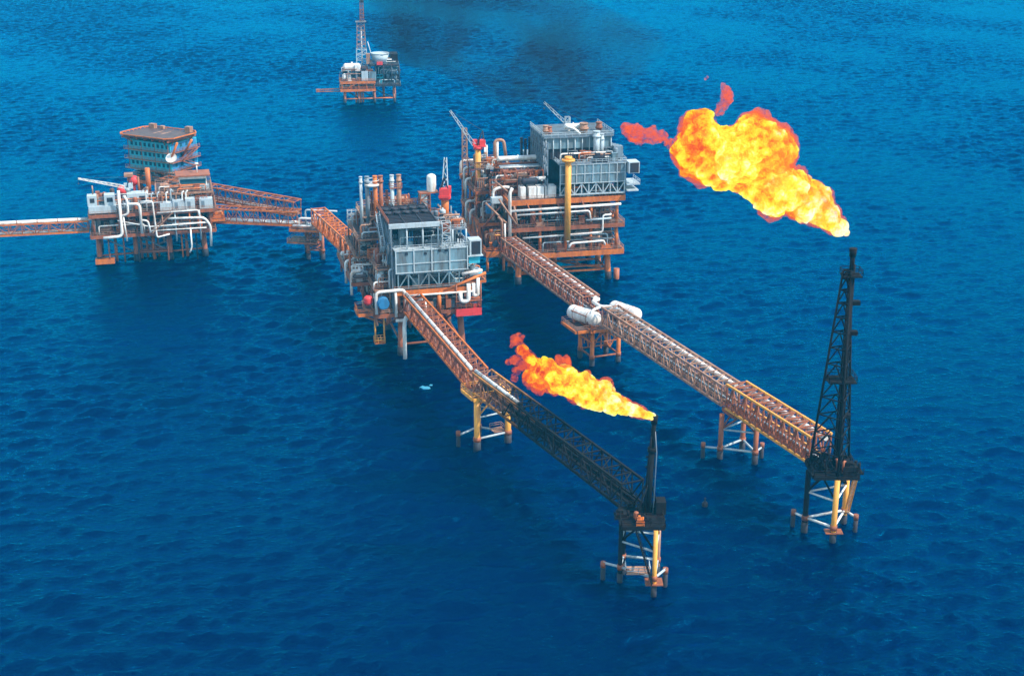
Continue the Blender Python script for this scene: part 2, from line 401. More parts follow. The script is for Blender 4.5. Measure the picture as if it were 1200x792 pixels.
def sea_mesh():
    """Wind sea: a long sheet with real short-crested waves where the platforms stand, flat out to the horizon."""
    rs_ = np.random.RandomState(4); X0, X1, Y0, Y1, dx, dy = -500., 500., 130., 1300., .72, .62
    nx, ny = int((X1-X0)/dx)+1, int((Y1-Y0)/dy)+1
    gx_, gy_ = np.meshgrid(np.linspace(X0, X1, nx, dtype=np.float32), np.linspace(Y0, Y1, ny, dtype=np.float32))
    z = np.zeros_like(gx_); ox = np.zeros_like(gx_); oy = np.zeros_like(gx_)
    for k in range(96):
        lam = 2.0*(12.5/2.0)**((k+rs_.rand())/96); th = R(108)+rs_.randn()*R(42); kk = 2*math.pi/lam
        am = SLOPE*math.sqrt(2/96)/kk*(1.0 if lam < 6 else .62); ph = (math.cos(th)*gx_+math.sin(th)*gy_)*kk+rs_.rand()*6.283
        ph = ph.astype(np.float32); c, s_ = np.cos(ph), np.sin(ph); z += am*c; ox -= .35*am*math.cos(th)*s_; oy -= .35*am*math.sin(th)*s_
    # gusts and calmer streaks
    g = np.zeros_like(gx_)
    for k in range(14):
        lam = 60*8**rs_.rand(); th = R(190)+rs_.randn()*R(45); g += np.cos((math.cos(th)*gx_*.55+math.sin(th)*gy_)*2*math.pi/lam+rs_.rand()*6.283)
    g = np.clip(.95+.13*g, .5, 1.5)
    e = np.minimum.reduce([gx_-X0, X1-gx_, gy_-Y0, Y1-gy_])/30; g = (g*np.clip(e, 0, 1)).astype(np.float32)
    co = np.stack([gx_+ox*g, gy_+oy*g, z*g-.05], -1).reshape(-1, 3)
    i = np.arange(nx*ny).reshape(ny, nx); f = np.stack([i[:-1, :-1], i[:-1, 1:], i[1:, 1:], i[1:, :-1]], -1).reshape(-1, 4)
    S = 30000; n0 = len(co)
    ext = np.array([(-S, -S, 0), (S, -S, 0), (S, Y0, 0), (-S, Y0, 0), (-S, Y1, 0), (S, Y1, 0), (S, S, 0), (-S, S, 0), (X0, Y0, 0), (X1, Y0, 0), (X1, Y1, 0), (X0, Y1, 0)], np.float32); ext[:, 2] -= .05
    ef = np.array([(0, 1, 2, 3), (4, 5, 6, 7), (3, 8, 11, 4), (9, 2, 5, 10)])+n0
    co = np.concatenate([co, ext]).astype(np.float32); f = np.concatenate([f, ef]).astype(np.int32)
    me = bpy.data.meshes.new('sea'); me.vertices.add(len(co)); me.vertices.foreach_set('co', co.ravel())
    me.loops.add(f.size); me.loops.foreach_set('vertex_index', f.ravel()); me.polygons.add(len(f)); me.polygons.foreach_set('loop_start', np.arange(0, f.size, 4, dtype=np.int32))
    me.update(calc_edges=True); me.polygons.foreach_set('use_smooth', np.ones(len(f), bool)); me.update()
    me.materials.append(water_mat()); o = bpy.data.objects.new('sea', me); col.objects.link(o); o['kind'] = 'structure'
SLOPE = .27
sea_mesh()

SUN = Vector((0.80, -0.30, 0)).normalized(); EL = 50
w = bpy.data.worlds.new('World'); sc.world = w; w.use_nodes = True
nt = w.node_tree; bg = nt.nodes['Background']; sk = nt.nodes.new('ShaderNodeTexSky'); sk.sky_type = 'NISHITA'
sk.sun_disc = False; sk.air_density = 2.4; sk.ozone_density = 4.0; sk.dust_density = .6; sk.sun_elevation = R(EL); sk.sun_rotation = math.atan2(SUN.x, SUN.y)
nt.links.new(sk.outputs['Color'], bg.inputs['Color']); bg.inputs['Strength'].default_value = .15
sl = bpy.data.lights.new('sun', 'SUN'); sl.energy = 3.1; sl.angle = R(.53); sl.color = (1, .95, .87)
so = bpy.data.objects.new('sun', sl); col.objects.link(so)
dv = Vector((SUN.x*math.cos(R(EL)), SUN.y*math.cos(R(EL)), math.sin(R(EL))))
so.rotation_euler = dv.to_track_quat('Z', 'Y').to_euler(); so.location = (200, -50, 300)

# ------------------------------------------------------------------ camera
cd = bpy.data.cameras.new('camera'); cd.sensor_width = 36; cd.lens = 1667/1200*36; cd.clip_start = 1; cd.clip_end = 60000
co = bpy.data.objects.new('camera', cd); col.objects.link(co); sc.camera = co
co.location = (0, 0, 130); co.rotation_euler = (math.pi/2 - math.atan(586/1667), 0, 0)
sc.view_settings.view_transform = 'Standard'; sc.view_settings.look = 'None'; sc.view_settings.exposure = 1.12; sc.view_settings.gamma = 1


def Fw(t, x, y, z):
    a = t.rotation_euler[2]; c, s = math.cos(a), math.sin(a)
    return (t.location[0]+c*x-s*y, t.location[1]+s*x+c*y, t.location[2]+z)

# ------------------------------------------------------------------ bridges
OG = M['orange']
A1, LA1 = bridge('truss_bridge', (-26.2, 355.4, 12.6), (-7.7, 299.8, 12.6), 4.6, 4.5, 18, 'orange truss bridge with a white pipe from the grey module to the yellow support tower', chord='orange', web='rust', floor='rust', pipes=[(-1.55, 4.95, .4, 0, None, 'white'), (-.9, .5, .2, 0, None, 'rust'), (.4, .45, .2, 0, None, 'tan')], brW=.24)
sA = sooty('sooty_orange_paint', (0.52, 0.20, 0.04), 6, 24); sB = sooty('sooty_rust_paint', (0.30, 0.13, 0.07), 4, 16); sW = sooty('sooty_white_paint', (0.8, 0.78, 0.74), 16, 22)
A2, LA2 = bridge('truss_bridge', (-6.7, 297.8, 12.7), (22.3, 238.6, 13.2), 4.6, 4.7, 17, 'soot-blackened truss bridge leading to the smaller flare stack', chord=sA, web=sB, floor=sB, pipes=[(-1.55, 5.1, .38, 0, 23, sW), (-.7, .6, .22, 0, None, sB), (.9, .6, .3, 0, None, sB)], brW=.24, walk=.15)
B1, LB1 = bridge('truss_bridge', (-1.2, 414.5, 11.8), (20.8, 356.2, 11.8), 4.6, 4.6, 22, 'pale rusty truss bridge from the biggest platform to the two white tanks', chord='tan', web='rust', floor='plate', pipes=[(1.2, 4.05, .56, 0, None, 'white'), (-.6, .5, .22, 0, None, 'tan'), (.3, .5, .22, 0, None, 'pale')], brW=.22)
B2, LB2 = bridge('truss_bridge', (25.2, 347.6, 11.8), (48.4, 292.2, 11.8), 4.6, 4.6, 20, 'pale pinkish grey truss bridge between the white tanks and the yellow bridge section', chord='tan', web='tan', floor='plate', pipes=[(1.2, 4.05, .56, 0, None, 'white'), (-.6, .5, .22, 0, None, 'tan'), (.3, .5, .22, 0, None, 'pale')], brW=.2)
B3, LB3 = bridge('truss_bridge', (49.2, 290.6, 11.8), (61.6, 260.6, 12.2), 4.9, 5.6, 13, 'ochre yellow truss bridge section ending at the tall black flare tower', chord='yellow', web='rust', floor='rust', pipes=[(1.2, 4.8, .55, 0, None, 'white'), (-.6, .5, .22, 0, None, 'rust'), (.3, .5, .22, 0, None, 'pale')], brW=.28)
# landing with a little cross arm on the yellow section
U, LU = bridge('truss_bridge', (-118.5, 474.2, 16.6), (-70.2, 452.8, 13.6), 4.4, 4.6, 16, 'sloping orange truss bridge coming down from the blue accommodation block', chord='orange', web='rust', floor='tan', pipes=[(-.8, .8, .25, 0, None, 'pale'), (.8, .8, .25, 0, None, 'tan')], brW=.22)
V, LV = bridge('truss_bridge', (-98.6, 455.2, 11.0), (-69.2, 450.2, 11.0), 4.4, 4.5, 10, 'level orange truss bridge with a white pipe under the sloping bridge', chord='orange', web='rust', floor='tan', pipes=[(-1.6, 1.0, .5, 0, None, 'white'), (.6, .8, .25, 0, None, 'tan')], brW=.22)
W, LW = bridge('truss_bridge', (-62.6, 446.2, 12.6), (-42.8, 397.0, 12.6), 4.4, 4.8, 16, 'bright orange truss bridge from the small junction deck to the grey module platform', chord='orange', web='orange', floor='orange', pipes=[(-.8, .8, .3, 0, None, 'orange'), (.8, .8, .25, 0, None, 'tan')], brW=.26)
D, LD = bridge('truss_bridge', (-215, 426.4, 11.2), (-135.6, 442.4, 11.2), 4.4, 3.4, 20, 'rust orange truss bridge with a thick white pipe on top running out of the frame', chord='orange', web='rust', floor='tan', pipes=[(-1.2, 3.95, .55, 0, None, 'white'), (-1.4, .6, .3, 0, None, 'pale')], brW=.3)
MB().pipe([(LD-.2, -1.2, 3.95), (LD+1.6, -1.2, 3.95), (LD+1.6, -1.2, -1.8)], .55, 10).build('pipe_run', 'white', D)

# ------------------------------------------------------------------ bridge supports
def support(loc, deg, label, legs, ztop, mat, deckbox, ring, piles, braces=True, ringmat='pale', xmat=None, r=.55, dmat=None, rail_=True, legmats=None):
    t = thing('bridge_support', loc, deg, label, 'bridge support', 'tripod towers carrying the bridges')
    cx = sum(p[0] for p in legs)/len(legs); cy = sum(p[1] for p in legs)/len(legs)
    for i, (x, y) in enumerate(legs):
        lm = legmats[i] if legmats else mat
        lg = MB().cyl((x, y, -5), (x, y, ztop), r, n=12).build('leg', lm, t)
        MB().cyl((x, y, -2), (x, y, 2.1), r*1.25, n=12).build('splash_sleeve', 'dark', lg)
        MB().cyl((x, y, ring-.5), (x, y, ring+.5), r*1.3, n=12).build('collar', 'rust', lg)
    k = len(legs)
    for i in range(k):
        a, b = legs[i], legs[(i+1) % k]
        MB().cyl((*a, ring), (*b, ring), .26, n=8).build('ring_brace', ringmat, t)
        MB().cyl((*a, ring+ (ztop-ring)*.55), (*b, ring+(ztop-ring)*.55), .2, n=8).build('ring_brace', ringmat, t)
        m = MB()
        m.cyl((*a, ring+(ztop-ring)*.55), (*[(a[j]+b[j])/2 for j in (0, 1)], ztop-.4), .2, n=8); m.cyl((*b, ring+(ztop-ring)*.55), (*[(a[j]+b[j])/2 for j in (0, 1)], ztop-.4), .2, n=8)
        m.build('knee_brace', xmat or mat, t)
    for (x, y, px, py) in piles:
        pl = MB().cyl((x, y, -4), (x, y, 3.4), .46, n=12).build('fender_pile', 'dark', t)
        MB().cyl((x, y, 2.5), (x, y, 3.6), .5, n=12).build('cap', 'rust', pl)
        MB().cyl((px, py, ring), (x, y, ring), .24, n=8).build('ring_brace', ringmat, t)
    if deckbox:
        x0, x1, y0, y1 = deckbox
        deck(t, x0, x1, y0, y1, ztop+.7, .7, dmat or mat, 'soot' if dmat == 'soot' else 'plate', 2.5, (dmat or mat) if rail_ else None)
    return t
# support under the kink of the orange bridge
sa = support((-5.5, 297.5, 0), 25, 'ochre yellow tripod tower under the bend of the orange and black bridges', [(-3.6, -2.2), (4.4, -1.4), (-.6, 4.2)], 11.9, 'yellow', (-4.6, 4.6, -2.6, 4.4), 2.6, [(-6.6, 1.6, -.6, 4.2), (6.3, 2.0, 4.4, -1.4)], r=.68)
m = MB().box(-1.1, -1.8, 12.4, 1.3, .8, 15.2); m.build('valve_housing', 'dark', sa)
# landing on the access ring
m = MB().box(1.2, -1, 2.75, 4.0, 1.6, 2.9); m.build('access_landing', 'tan', sa); rail(sa, [(1.2, -1), (4, -1), (4, 1.6), (1.2, 1.6)], 2.9, 'tan')
sk_ = support((50.2, 289.4, 0), 20, 'rusty tripod tower under the joint of the pale and yellow bridge sections', [(-4.0, 1.0), (2.2, -3.6), (3.0, 3.6)], 10.8, 'rust', (-3.0, 3.0, -2.8, 2.8), 2.6, [(-7.2, 3.0, -4.0, 1.0), (5.0, -1.6, 2.2, -3.6)])
# small junction between left bridges
sq = support((-66.6, 450.6, 0), -10, 'small rust orange junction deck where three truss bridges meet', [(-2.0, 3.4), (3.0, 3.4), (.6, -2.8), (5.4, -2.4)], 9.6, 'rust', (-4.8, 6.4, -5.0, 5.0), 3.0, [], ringmat='rust', dmat='orange')
m = MB().pipe([(-4, -3.6, 11.2), (2.6, -3.6, 11.2), (2.6, -3.6, 15), (5.8, -3.6, 15), (5.8, -5.4, 15), (5.8, -5.4, 7.2)], .42); m.build('pipe_run', 'white', sq)
MB().pipe([(-2.4, -2, 10.4), (-2.4, -2, 13.4), (6.4, -2, 13.4)], .35).build('pipe_run', 'white', sq)
MB().pipe([(-1.4, 2, 10.4), (-1.4, 2, 15.2), (9.4, 2, 15.2)], .3).build('pipe_run', 'pale', sq)
for x in (-3.4, .4, 3.6): skid(random.Random(int(x*10)), sq, x, -1.2, 10.3, 1.0, 'pale')
deck(sq, -5.6, 4.4, -5.4, 2.0, 6.2, .5, 'rust', 'plate', 3, 'tan')

# junction with the two tanks
sj = support((23.6, 352.2, 0), -68, 'rust orange four-legged junction tower carrying the two white tanks', [(-4.4, -4.2), (3.0, -4.2), (3.0, 3.4), (-4.4, 3.4)], 9.6, 'orange', (-5.6, 4.6, -5.2, 7.2), 2.4, [], ringmat='rust', dmat='orange')
deck(sj, -5.0, 4.2, -9.4, -5.4, 10.5, .7, 'orange', 'plate', 2.5, 'tan')
for x in (-3.6, 0, 3.2): brace(sj, (x, -9.0, 10), (x, -4.3, 6.2), .22, 'orange', 'knee_brace')
m = MB(); lattice(m, (-4.4, -4.2, 4.6), (3.0, -4.2, 4.6), 4.8, 3, .26); lattice(m, (3, -4.2, 4.6), (3, 3.4, 4.6), 4.8, 3, .26); m.build('side_lattice', 'orange', sj)
MB().pipe([(-6.2, 1.1, 15.3), (-4.6, 1.1, 15.3), (-4.0, -1.2, 15.3), (1.4, -1.2, 15.3), (2.2, 1.1, 15.3), (4.4, 1.1, 15.3)], .5, 10, 1.2).build('pipe_run', 'white', sj)
MB().pipe([(2.6, -5.0, 12.4), (2.6, -4.2, 15.2), (1.2, -1.4, 15.2)], .36, 10).build('pipe_run', 'white', sj)
def tank(loc, deg, label):
    t = thing('storage_tank', loc, deg, label, 'tank', 'white horizontal tanks beside the bridge')
    MB().capsule((-4.0, 0, 2.3), (4.0, 0, 2.3), 1.9, 24).build('tank_shell', 'white', t)
    for x in (-2.4, 2.4): MB().box(x-.35, -1.35, .02, x+.35, 1.35, 1.1).build('saddle', 'rust', t)
    m = MB()
    for x in (-2.4, 2.4):
        m.tube([(x, 1.95*math.cos(a), 2.3+1.95*math.sin(a)) for a in [R(d_) for d_ in range(-40, 221, 20)]], .07, 5)
    m.build('strap', 'rust', t)
    MB().cyl((.6, 0, 3.7), (.6, 0, 4.3), .42).build('manway', 'pale', t)
    m = MB().pipe([(-3, -1.2, 3.3), (-3, -1.7, 3.3), (3, -1.7, 2.9), (3, -1.7, .3)], .14); m.build('pipe_run', 'rust', t)
    return t
tank((18.7, 351.2, 10.5), -47, 'white capsule tank on the outer bracket deck facing the orange flame')
tank((29.7, 355.0, 10.32), -50, 'white capsule tank on the open sea side of the junction, partly behind the bridge')

# ------------------------------------------------------------------ flare stacks
fa = support((22.8, 233.4, 0), 0, 'smaller black flare stack on a sooty four-legged jacket', [(-2.9, -.2), (3.0, -4.4), (4.3, 2.6), (-2.0, 4.0)], 13.0, 'soot', (-3.2, 4.6, -4.2, 3.6), 3.4, [(-5.9, 1.4, -2.9, -.2), (5.4, -1.0, 3.0, -4.4)], ringmat='pale', dmat='soot', legmats=['soot', 'yellow', 'tan', 'soot'], r=.42)
fa.name = 'flare_stack'; fa['category'] = 'flare stack'; fa['group'] = 'flare stacks at the bridge ends'
m = MB().cyl((1.9, 1.0, 13.7), (2.35, 1.0, 26.4), .62, .56).cyl((2.35, 1.0, 26.4), (2.6, 1.0, 32.6), .42)
m.cyl((2.33, 1.0, 26.0), (2.36, 1.0, 26.8), .8); m.build('riser_pipe', 'soot', fa)
m = MB().cyl((2.55, 1, 31.4), (2.62, 1, 33.0), .55, .62); m.build('burner_tip', 'soot', fa)
MB().tube([(2.9, .5, 13.7), (3.15, .6, 26), (2.8, .8, 30)], .11, 6).build('steam_line', 'steel', fa)
MB().tube([(1.2, .5, 13.7), (1.75, .6, 24), (2.2, .8, 29)], .2, 6).build('steam_line', 'soot', fa)
m = MB()
for z in range(15, 27, 2): m.cbox(2.2, .9, z, 1.9, .5, .14)
m.bar((2.0, .9, 14), (2.25, .9, 26), .1)
m.build('standoff_plate', 'soot', fa)
for (x, y) in ((-.6, -1.6), (-1.0, 3.2), (4.2, 1.0)): MB().cyl((x, y, 13.7), (2.15, 1, 20.5), .17, n=6).build('stay', 'soot', fa)
rg = random.Random(5)
for i in range(6): skid(rg, fa, rg.uniform(-3, 4), rg.uniform(-3.6, 3), 13.72, rg.uniform(.7, 1.2), 'soot')
skid(rg, fa, .2, -3.3, 13.72, .8, 'orange'); vessel(fa, (-.4, -1.8, 14.2), (-.4, -1.8, 15.2), .45, 'rust', False)
MB().box(3.4, .2, 13.75, 5.2, 2.8, 16.2).build('control_cabinet', 'soot', fa)
m = MB().box(-2.0, -3.4, 3.5, 2.4, -.4, 3.65); m.build('access_landing', 'tan', fa); rail(fa, [(-2, -.4), (-2, -3.4), (2.4, -3.4), (2.4, -.4)], 3.65, 'pale')
m = MB().box(1.4, -5.2, 2.2, 4.6, -2.4, 2.4); m.build('boat_landing', 'rust', fa); stairs(fa, (2.6, -5.0, 2.4), (-.6, -4.4, 13.0), .8, 'soot')

fb = support((62.6, 254.0, 0), 0, 'tall black lattice flare tower on yellow and sooty legs', [(-4.5, .2), (.2, -4.2), (4.0, 3.4)], 13.2, 'yellow', (-4.4, 4.4, -4.2, 4.2), 3.0, [(-6.4, 2.4, -4.5, .2), (5.6, .2, 4.0, 3.4)], ringmat='white', dmat='soot', legmats=['soot', 'yellow', 'yellow'], xmat='soot')
fb.name = 'flare_tower'; fb['category'] = 'flare stack'; fb['group'] = 'flare stacks at the bridge ends'
base = [Vector((-4.5, .2, 13.9)), Vector((.2, -4.2, 13.9)), Vector((4.0, 3.4, 13.9))]
ap = [Vector((.1+.95*math.cos(a), .3+.95*math.sin(a), 54)) for a in (R(180), R(290), R(40))]
for i in range(3): MB().cyl(base[i], ap[i], .26, n=8, r1=.2).build('mast_leg', 'soot', fb)
NB = 13
zs = [1-(1-i/NB)**1.25 for i in range(NB+1)]
for i in range(NB):
    m = MB()
    for k in range(3):
        a0, a1 = base[k].lerp(ap[k], zs[i]), base[k].lerp(ap[k], zs[i+1]); b0, b1 = base[(k+1) % 3].lerp(ap[(k+1) % 3], zs[i]), base[(k+1) % 3].lerp(ap[(k+1) % 3], zs[i+1])
        m.bar(a1, b1, .2); m.bar(a0, a1.lerp(b1, .5), .18); m.bar(b0, a1.lerp(b1, .5), .18)
    m.build('lattice_bay', 'soot', fb)
MB().cyl((.8, .4, 13.9), (.7, .35, 54), .55, n=12).cyl((.7, .35, 54), (.7, .35, 57.6), .46).build('riser_pipe', 'soot', fb)
MB().tube([(1.8, .9, 13.9), (1.3, .6, 40), (1.15, .5, 55)], .28, 8).build('steam_line', 'soot', fb)
MB().tube([(0.1, -.5, 13.9), (.3, -.1, 54)], .22, 8).build('steam_line', 'soot', fb)
MB().cyl((.7, .35, 56.6), (.7, .35, 58.2), .62, .75).build('burner_tip', 'soot', fb)
m = MB().box(-1.1, -1.2, 52.9, 2.5, 1.9, 53.1); m.build('service_platform', 'soot', fb); rail(fb, [(-1.1, -1.2), (2.5, -1.2), (2.5, 1.9), (-1.1, 1.9), (-1.1, -1.2)], 53.1, 'soot')
m = MB().box(-2.3, -1.7, 32.0, 3.0, 2.6, 32.2); m.build('service_platform', 'soot', fb); rail(fb, [(-2.3, -1.7), (3, -1.7), (3, 2.6), (-2.3, 2.6), (-2.3, -1.7)], 32.2, 'soot')
for z in (24, 41, 47): MB().box(1.0, .4, z, 2.9, 1.6, z+.8).build('ladder_landing', 'soot', fb)
for i in range(9): skid(rg, fb, rg.uniform(-3.2, 3.4), rg.uniform(-3.2, 3.2), 13.92, rg.uniform(.9, 1.7), 'soot')
for i in range(5):
    x, y = rg.uniform(-3, 3), rg.uniform(-3.5, -1); MB().pipe([(x, y, 14), (x, y, rg.uniform(15, 18)), (x+rg.uniform(-2, 2), y+2, rg.uniform(15, 18.5))], .25).build('pipe_run', rg.choice(['soot', 'soot', 'rust']), fb)
m = MB().box(-1.4, -5.0, 1.9, 2.0, -2.8, 2.05); m.build('boat_landing', 'rust', fb)
stairs(fb, (4.2, 2.2, 3.0), (4.3, -2.2, 13.4), .8, 'yellow')
# ------------------------------------------------------------------ grey module platform (centre)
rg = random.Random(11)
C = thing('oil_platform', (-34, 364, 0), 14, 'oil platform with a pale grey walled module, black ribbed roof and exhaust stacks', 'oil platform', 'oil platforms standing in the sea')
jacket(C, [(3, -7), (19, -6), (3, 12), (19, 12), (3, 31), (19, 31)], 11.2, .85, 'rust', .10)
for (a, b) in (((3, -7), (19, -6)), ((3, -7), (3, 12)), ((19, -6), (19, 12)), ((3, 12), (19, 12)), ((3, 12), (3, 31))):
    brace(C, (*a, 2.4), (*b, 2.4), .32); brace(C, (*a, 10.6), (*b, 2.4), .3)
for i in range(6): MB().cyl((7+i % 3*1.8, 14+i//3*2, -4), (7+i % 3*1.8, 14+i//3*2, 12), .4).build('well_conductor', 'rust', C)
deck(C, -4.5, 22, -9.5, 34, 12, 1.0, 'rust', 'plate', 4, 'tan')
deck(C, 1, 22.4, -10, 30, 18.2, 1.2, 'orange', 'plate', 4, 'tan')
for x in (2.2, 8.5, 15, 21): 
    for y in (-8.6, 4, 16, 28): column(C, x, y, 12, 17.2, .42, 'orange')
clutter(C, rg, -3.5, 21, -9, 10, 12.02, 5, 60, ['rust', 'steel', 'tan', 'dark', 'pale', 'orange', 'plate'], 16, ('white', 'tan', 'orange', 'rust'))
clutter(C, rg, -4, 1, -9, 32, 12.02, 5.5, 22, ['rust', 'orange', 'pale', 'tan', 'steel', 'white'], 8)
MB().box(2, -3.2, 12.1, 21, -2.9, 16.9).build('shade_panel', 'dark', C)  # dark sheet added to deepen the shade under the deck
# module: lower truss, wall, open storey, roof
m = MB(); m.bar((2, -9.7, 18.7), (21, -9.7, 18.7), .4); m.bar((2, -9.7, 22.7), (21, -9.7, 22.7), .4)
lattice(m, (2, -9.7, 18.7), (21, -9.7, 18.7), 4, 7, .34); m.build('front_truss', 'grey', C)
MB().box(2, -9.2, 18.3, 21, 10, 18.5).build('deck_plate', 'dark', C)
clutter(C, rg, 3, 20.5, -8.8, 0, 18.52, 4, 18, ['steel', 'dark', 'pale', 'grey'], 8, ('pale', 'steel', 'white'))
wl = MB().box(1.3, -9.9, 23.0, 20.6, -9.6, 28.9); wl.build('front_wall', 'grey', C)
m = MB()
for x in [1.5+i*19/4 for i in range(5)]: m.bar((x, -10.02, 22.9), (x, -10.02, 29.3), .28)
for z in (23, 25.4, 28.95): m.bar((1.3, -10.0, z), (20.7, -10.0, z), .2)
m.build('wall_frame', 'pale', C)
m = MB()
for (x, z) in ((4, 27.8), (9, 27.6), (14.5, 28.1), (12.7, 28.2)): m.box(x, -10.06, z, x+.7, -9.95, z+.7)
m.build('wall_vent', 'dark', C)
MB().box(1.2, -9.8, 28.95, 20.8, 11, 29.15).build('deck_plate', 'pale', C); rail(C, [(1.2, -9.9), (20.8, -9.9), (20.8, 0)], 29.15, 'pale', 1.2, 1.6)
for x in (.6, 4.7, 8.9, 13.0, 16.8, 20.4): column(C, x, -9.0, 29.1, 35.0 if x < 14 else 33.6, .24, 'pale', 'portal_column')
for x in (.6, 13.0, 20.4): 
    for y in (-2, 4, 10.4): column(C, x, y, 29.1, 35.0, .24, 'steel', 'portal_column')
clutter(C, rg, 1.5, 20, -7.6, 3, 29.16, 5.2, 34, ['dark', 'steel', 'dark', 'blue', 'dark', 'grey'], 10, ('steel', 'dark', 'pale'))
MB().box(.8, 3.4, 29.2, 13, 3.6, 35).build('rear_wall', 'dark', C)
MB().box(0, -9.6, 34.9, 13.4, -9.0, 36.1).build('eaves_beam', 'pale', C)
m = MB().box(.1, -9.0, 35.0, 13.2, 12.4, 35.5)
for i in range(14): m.box(.1, -8.6+i*1.5, 35.5, 13.2, -8.2+i*1.5, 35.85)
for x in (.2, 4.5, 9, 13): m.box(x-.12, -9, 35.85, x+.12, 12.4, 36.0)
m.build('ribbed_roof', 'dark', C)
for i in range(5): 
    mm = MB().cyl((1.6+i*2.5, 2, 35.86), (1.6+i*2.5, 2, 36.5), .95, n=14).cyl((1.6+i*2.5, 6.2, 35.86), (1.6+i*2.5, 6.2, 36.5), .95, n=14); mm.build('roof_fan', 'dark', C)
rail(C, [(0.1, -9), (.1, 12.4), (13.2, 12.4)], 35.9, 'rust', 1.3, 1.5)
# right half of the open storey
m = MB().box(13.6, -8.6, 33.3, 20.6, 6, 33.5); m.build('deck_plate', 'steel', C); rail(C, [(13.6, -8.6), (20.6, -8.6), (20.6, 6)], 33.5, 'pale')
clutter(C, rg, 13.6, 20.4, -8, 6, 33.52, 2.6, 16, ['steel', 'pale', 'rust', 'dark', 'tan'], 5)
lat_tower(C, 14.9, -9.6, 29.2, 36, 2.2, 2.2, 'pale', 'stair_tower', 5, .16)
MB().box(14.0, -10.2, 33.4, 15.8, -8.8, 35.6).build('control_cabinet', 'rust', C)
# left flank: blue grey lattice and panels
m = MB()
for z in (12.4, 18.4, 23.8, 29.2): lattice(m, (.6, -9.4, z), (.6, 12, z), 5.2 if z > 13 else 5.6, 6, .3, style='X')
m.build('side_lattice', 'steel', C)
MB().box(1.1, -9.2, 19, 1.4, 11, 27).build('side_wall', 'steel', C)
for i in range(14):
    y = -8.5+i*1.45; z0 = rg.uniform(18.5, 27); z1 = z0+rg.uniform(3, 8)
    MB().pipe([(-.1, y, z0), (-.1, y, z1), (1.6, y, z1)], rg.choice((.14, .2, .28))).build('pipe_run', rg.choice(['pale', 'steel', 'white', 'tan', 'grey']), C)
stairs(C, (-.8, -6, 18.4), (-.8, 2, 23.6), 1, 'pale'); stairs(C, (-.8, 3, 23.6), (-.8, -5, 29.2), 1, 'pale'); stairs(C, (-.8, -4, 29.2), (-.8, 4, 35.4), 1, 'pale')
# left wing
deck(C, -8.5, 0, 2, 33, 17.6, .9, 'rust', 'plate', 4, 'tan')
clutter(C, rg, -8, 0, 2, 32, 17.62, 5, 24, ['rust', 'tan', 'pale', 'orange', 'white', 'steel', 'plate'], 10, ('white', 'tan', 'orange'))
deck(C, -6.5, 0, 8, 30, 23.2, .6, 'tan', 'plate', 4, 'tan'); clutter(C, rg, -6, 0, 8, 30, 23.22, 5, 20, ['steel', 'tan', 'pale', 'rust', 'dark'], 8)
for y in (3, 12, 22, 32): column(C, -7.6, y, 12 if y > 9 else 17, 23 if y > 7 else 17.5, .3, 'rust'); column(C, -5.5, y, 12, 17, .35, 'rust')
for y in (3, 14): white_pipe(C, [(-8.6, y, 14), (-8.6, y, 20.5), (-6, y, 20.5), (-6, y+3, 20.5)], .38)
# rear block behind the roof
deck(C, -4, 21, 12.6, 36, 27, .9, 'steel', 'plate', 4, 'tan'); clutter(C, rg, -3.5, 20, 12.8, 32, 27.02, 6.5, 40, ['rust', 'steel', 'dark', 'tan', 'pale', 'orange'], 16, ('tan', 'white', 'pale'))
for x in (-3, 5, 13, 20):
    for y in (13.4, 24, 35): column(C, x, y, 18, 26.2, .35, 'rust')
def stack(pr, x, y, z0, z1, r, mat, cap='rust'):
    m = MB().cyl((x, y, z0), (x, y, z1), r, n=12); m.cyl((x, y, z1-1.6), (x, y, z1-1.1), r*1.3, n=12); m.cyl((x, y, z1-.01), (x, y, z1+.25), r*1.15, n=12)
    m.cyl((x, y, z1+.251), (x, y, z1+.26), r*.9, n=12)
    return m.build('exhaust_stack', mat, pr)
for (x, mt, r) in ((-3.6, 'pale', .42), (-1.9, 'steel', .6), (.3, 'orange', .62), (1.8, 'rust', .6), (4.9, 'pale', .55), (6.8, 'tan', .62)): stack(C, x, 14.2, 28, 43.4, r, mt)
for (x, r) in ((-.6, .3), (3.6, .35)): stack(C, x, 15.4, 28, 39, r, 'rust')
m = MB().cyl((-.6, 14.2, 41.0), (-.6, 14.2, 41.5), 2.0, n=18); m.build('ring_platform', 'white', C); m = MB().tube([(-.6+2*math.cos(a*R(20)), 14.2+2*math.sin(a*R(20)), 42.6) for a in range(19)], .09, 5).build('handrail', 'white', C)
m = MB().box(4.2, 13.4, 40, 7.6, 15, 40.2); m.build('ring_platform', 'rust', C); rail(C, [(4.2, 13.4), (7.6, 13.4), (7.6, 15), (4.2, 15), (4.2, 13.4)], 40.2, 'rust')
lat_tower(C, 13.6, 13.0, 28, 38.5, 2.8, 2.6, 'rust', 'tank_tower', 6, .26)
MB().box(12.0, 11.6, 38.5, 17.4, 14.6, 38.75).build('service_platform', 'rust', C); MB().box(12.3, 12, 35, 14.2, 14, 38.4).build('control_cabinet', 'pale', C)
t = thing('storage_tank', Fw(C, 15.6, 13.0, 38.75), 14, 'small upright white tank on top of a rusty tower beside the red crane', 'tank')
MB().capsule((0, 0, .4), (0, 0, 4.0), 1.3, 16).build('tank_shell', 'white', t); MB().cyl((0, 0, 0), (0, 0, .6), 1.0).build('saddle', 'rust', t)
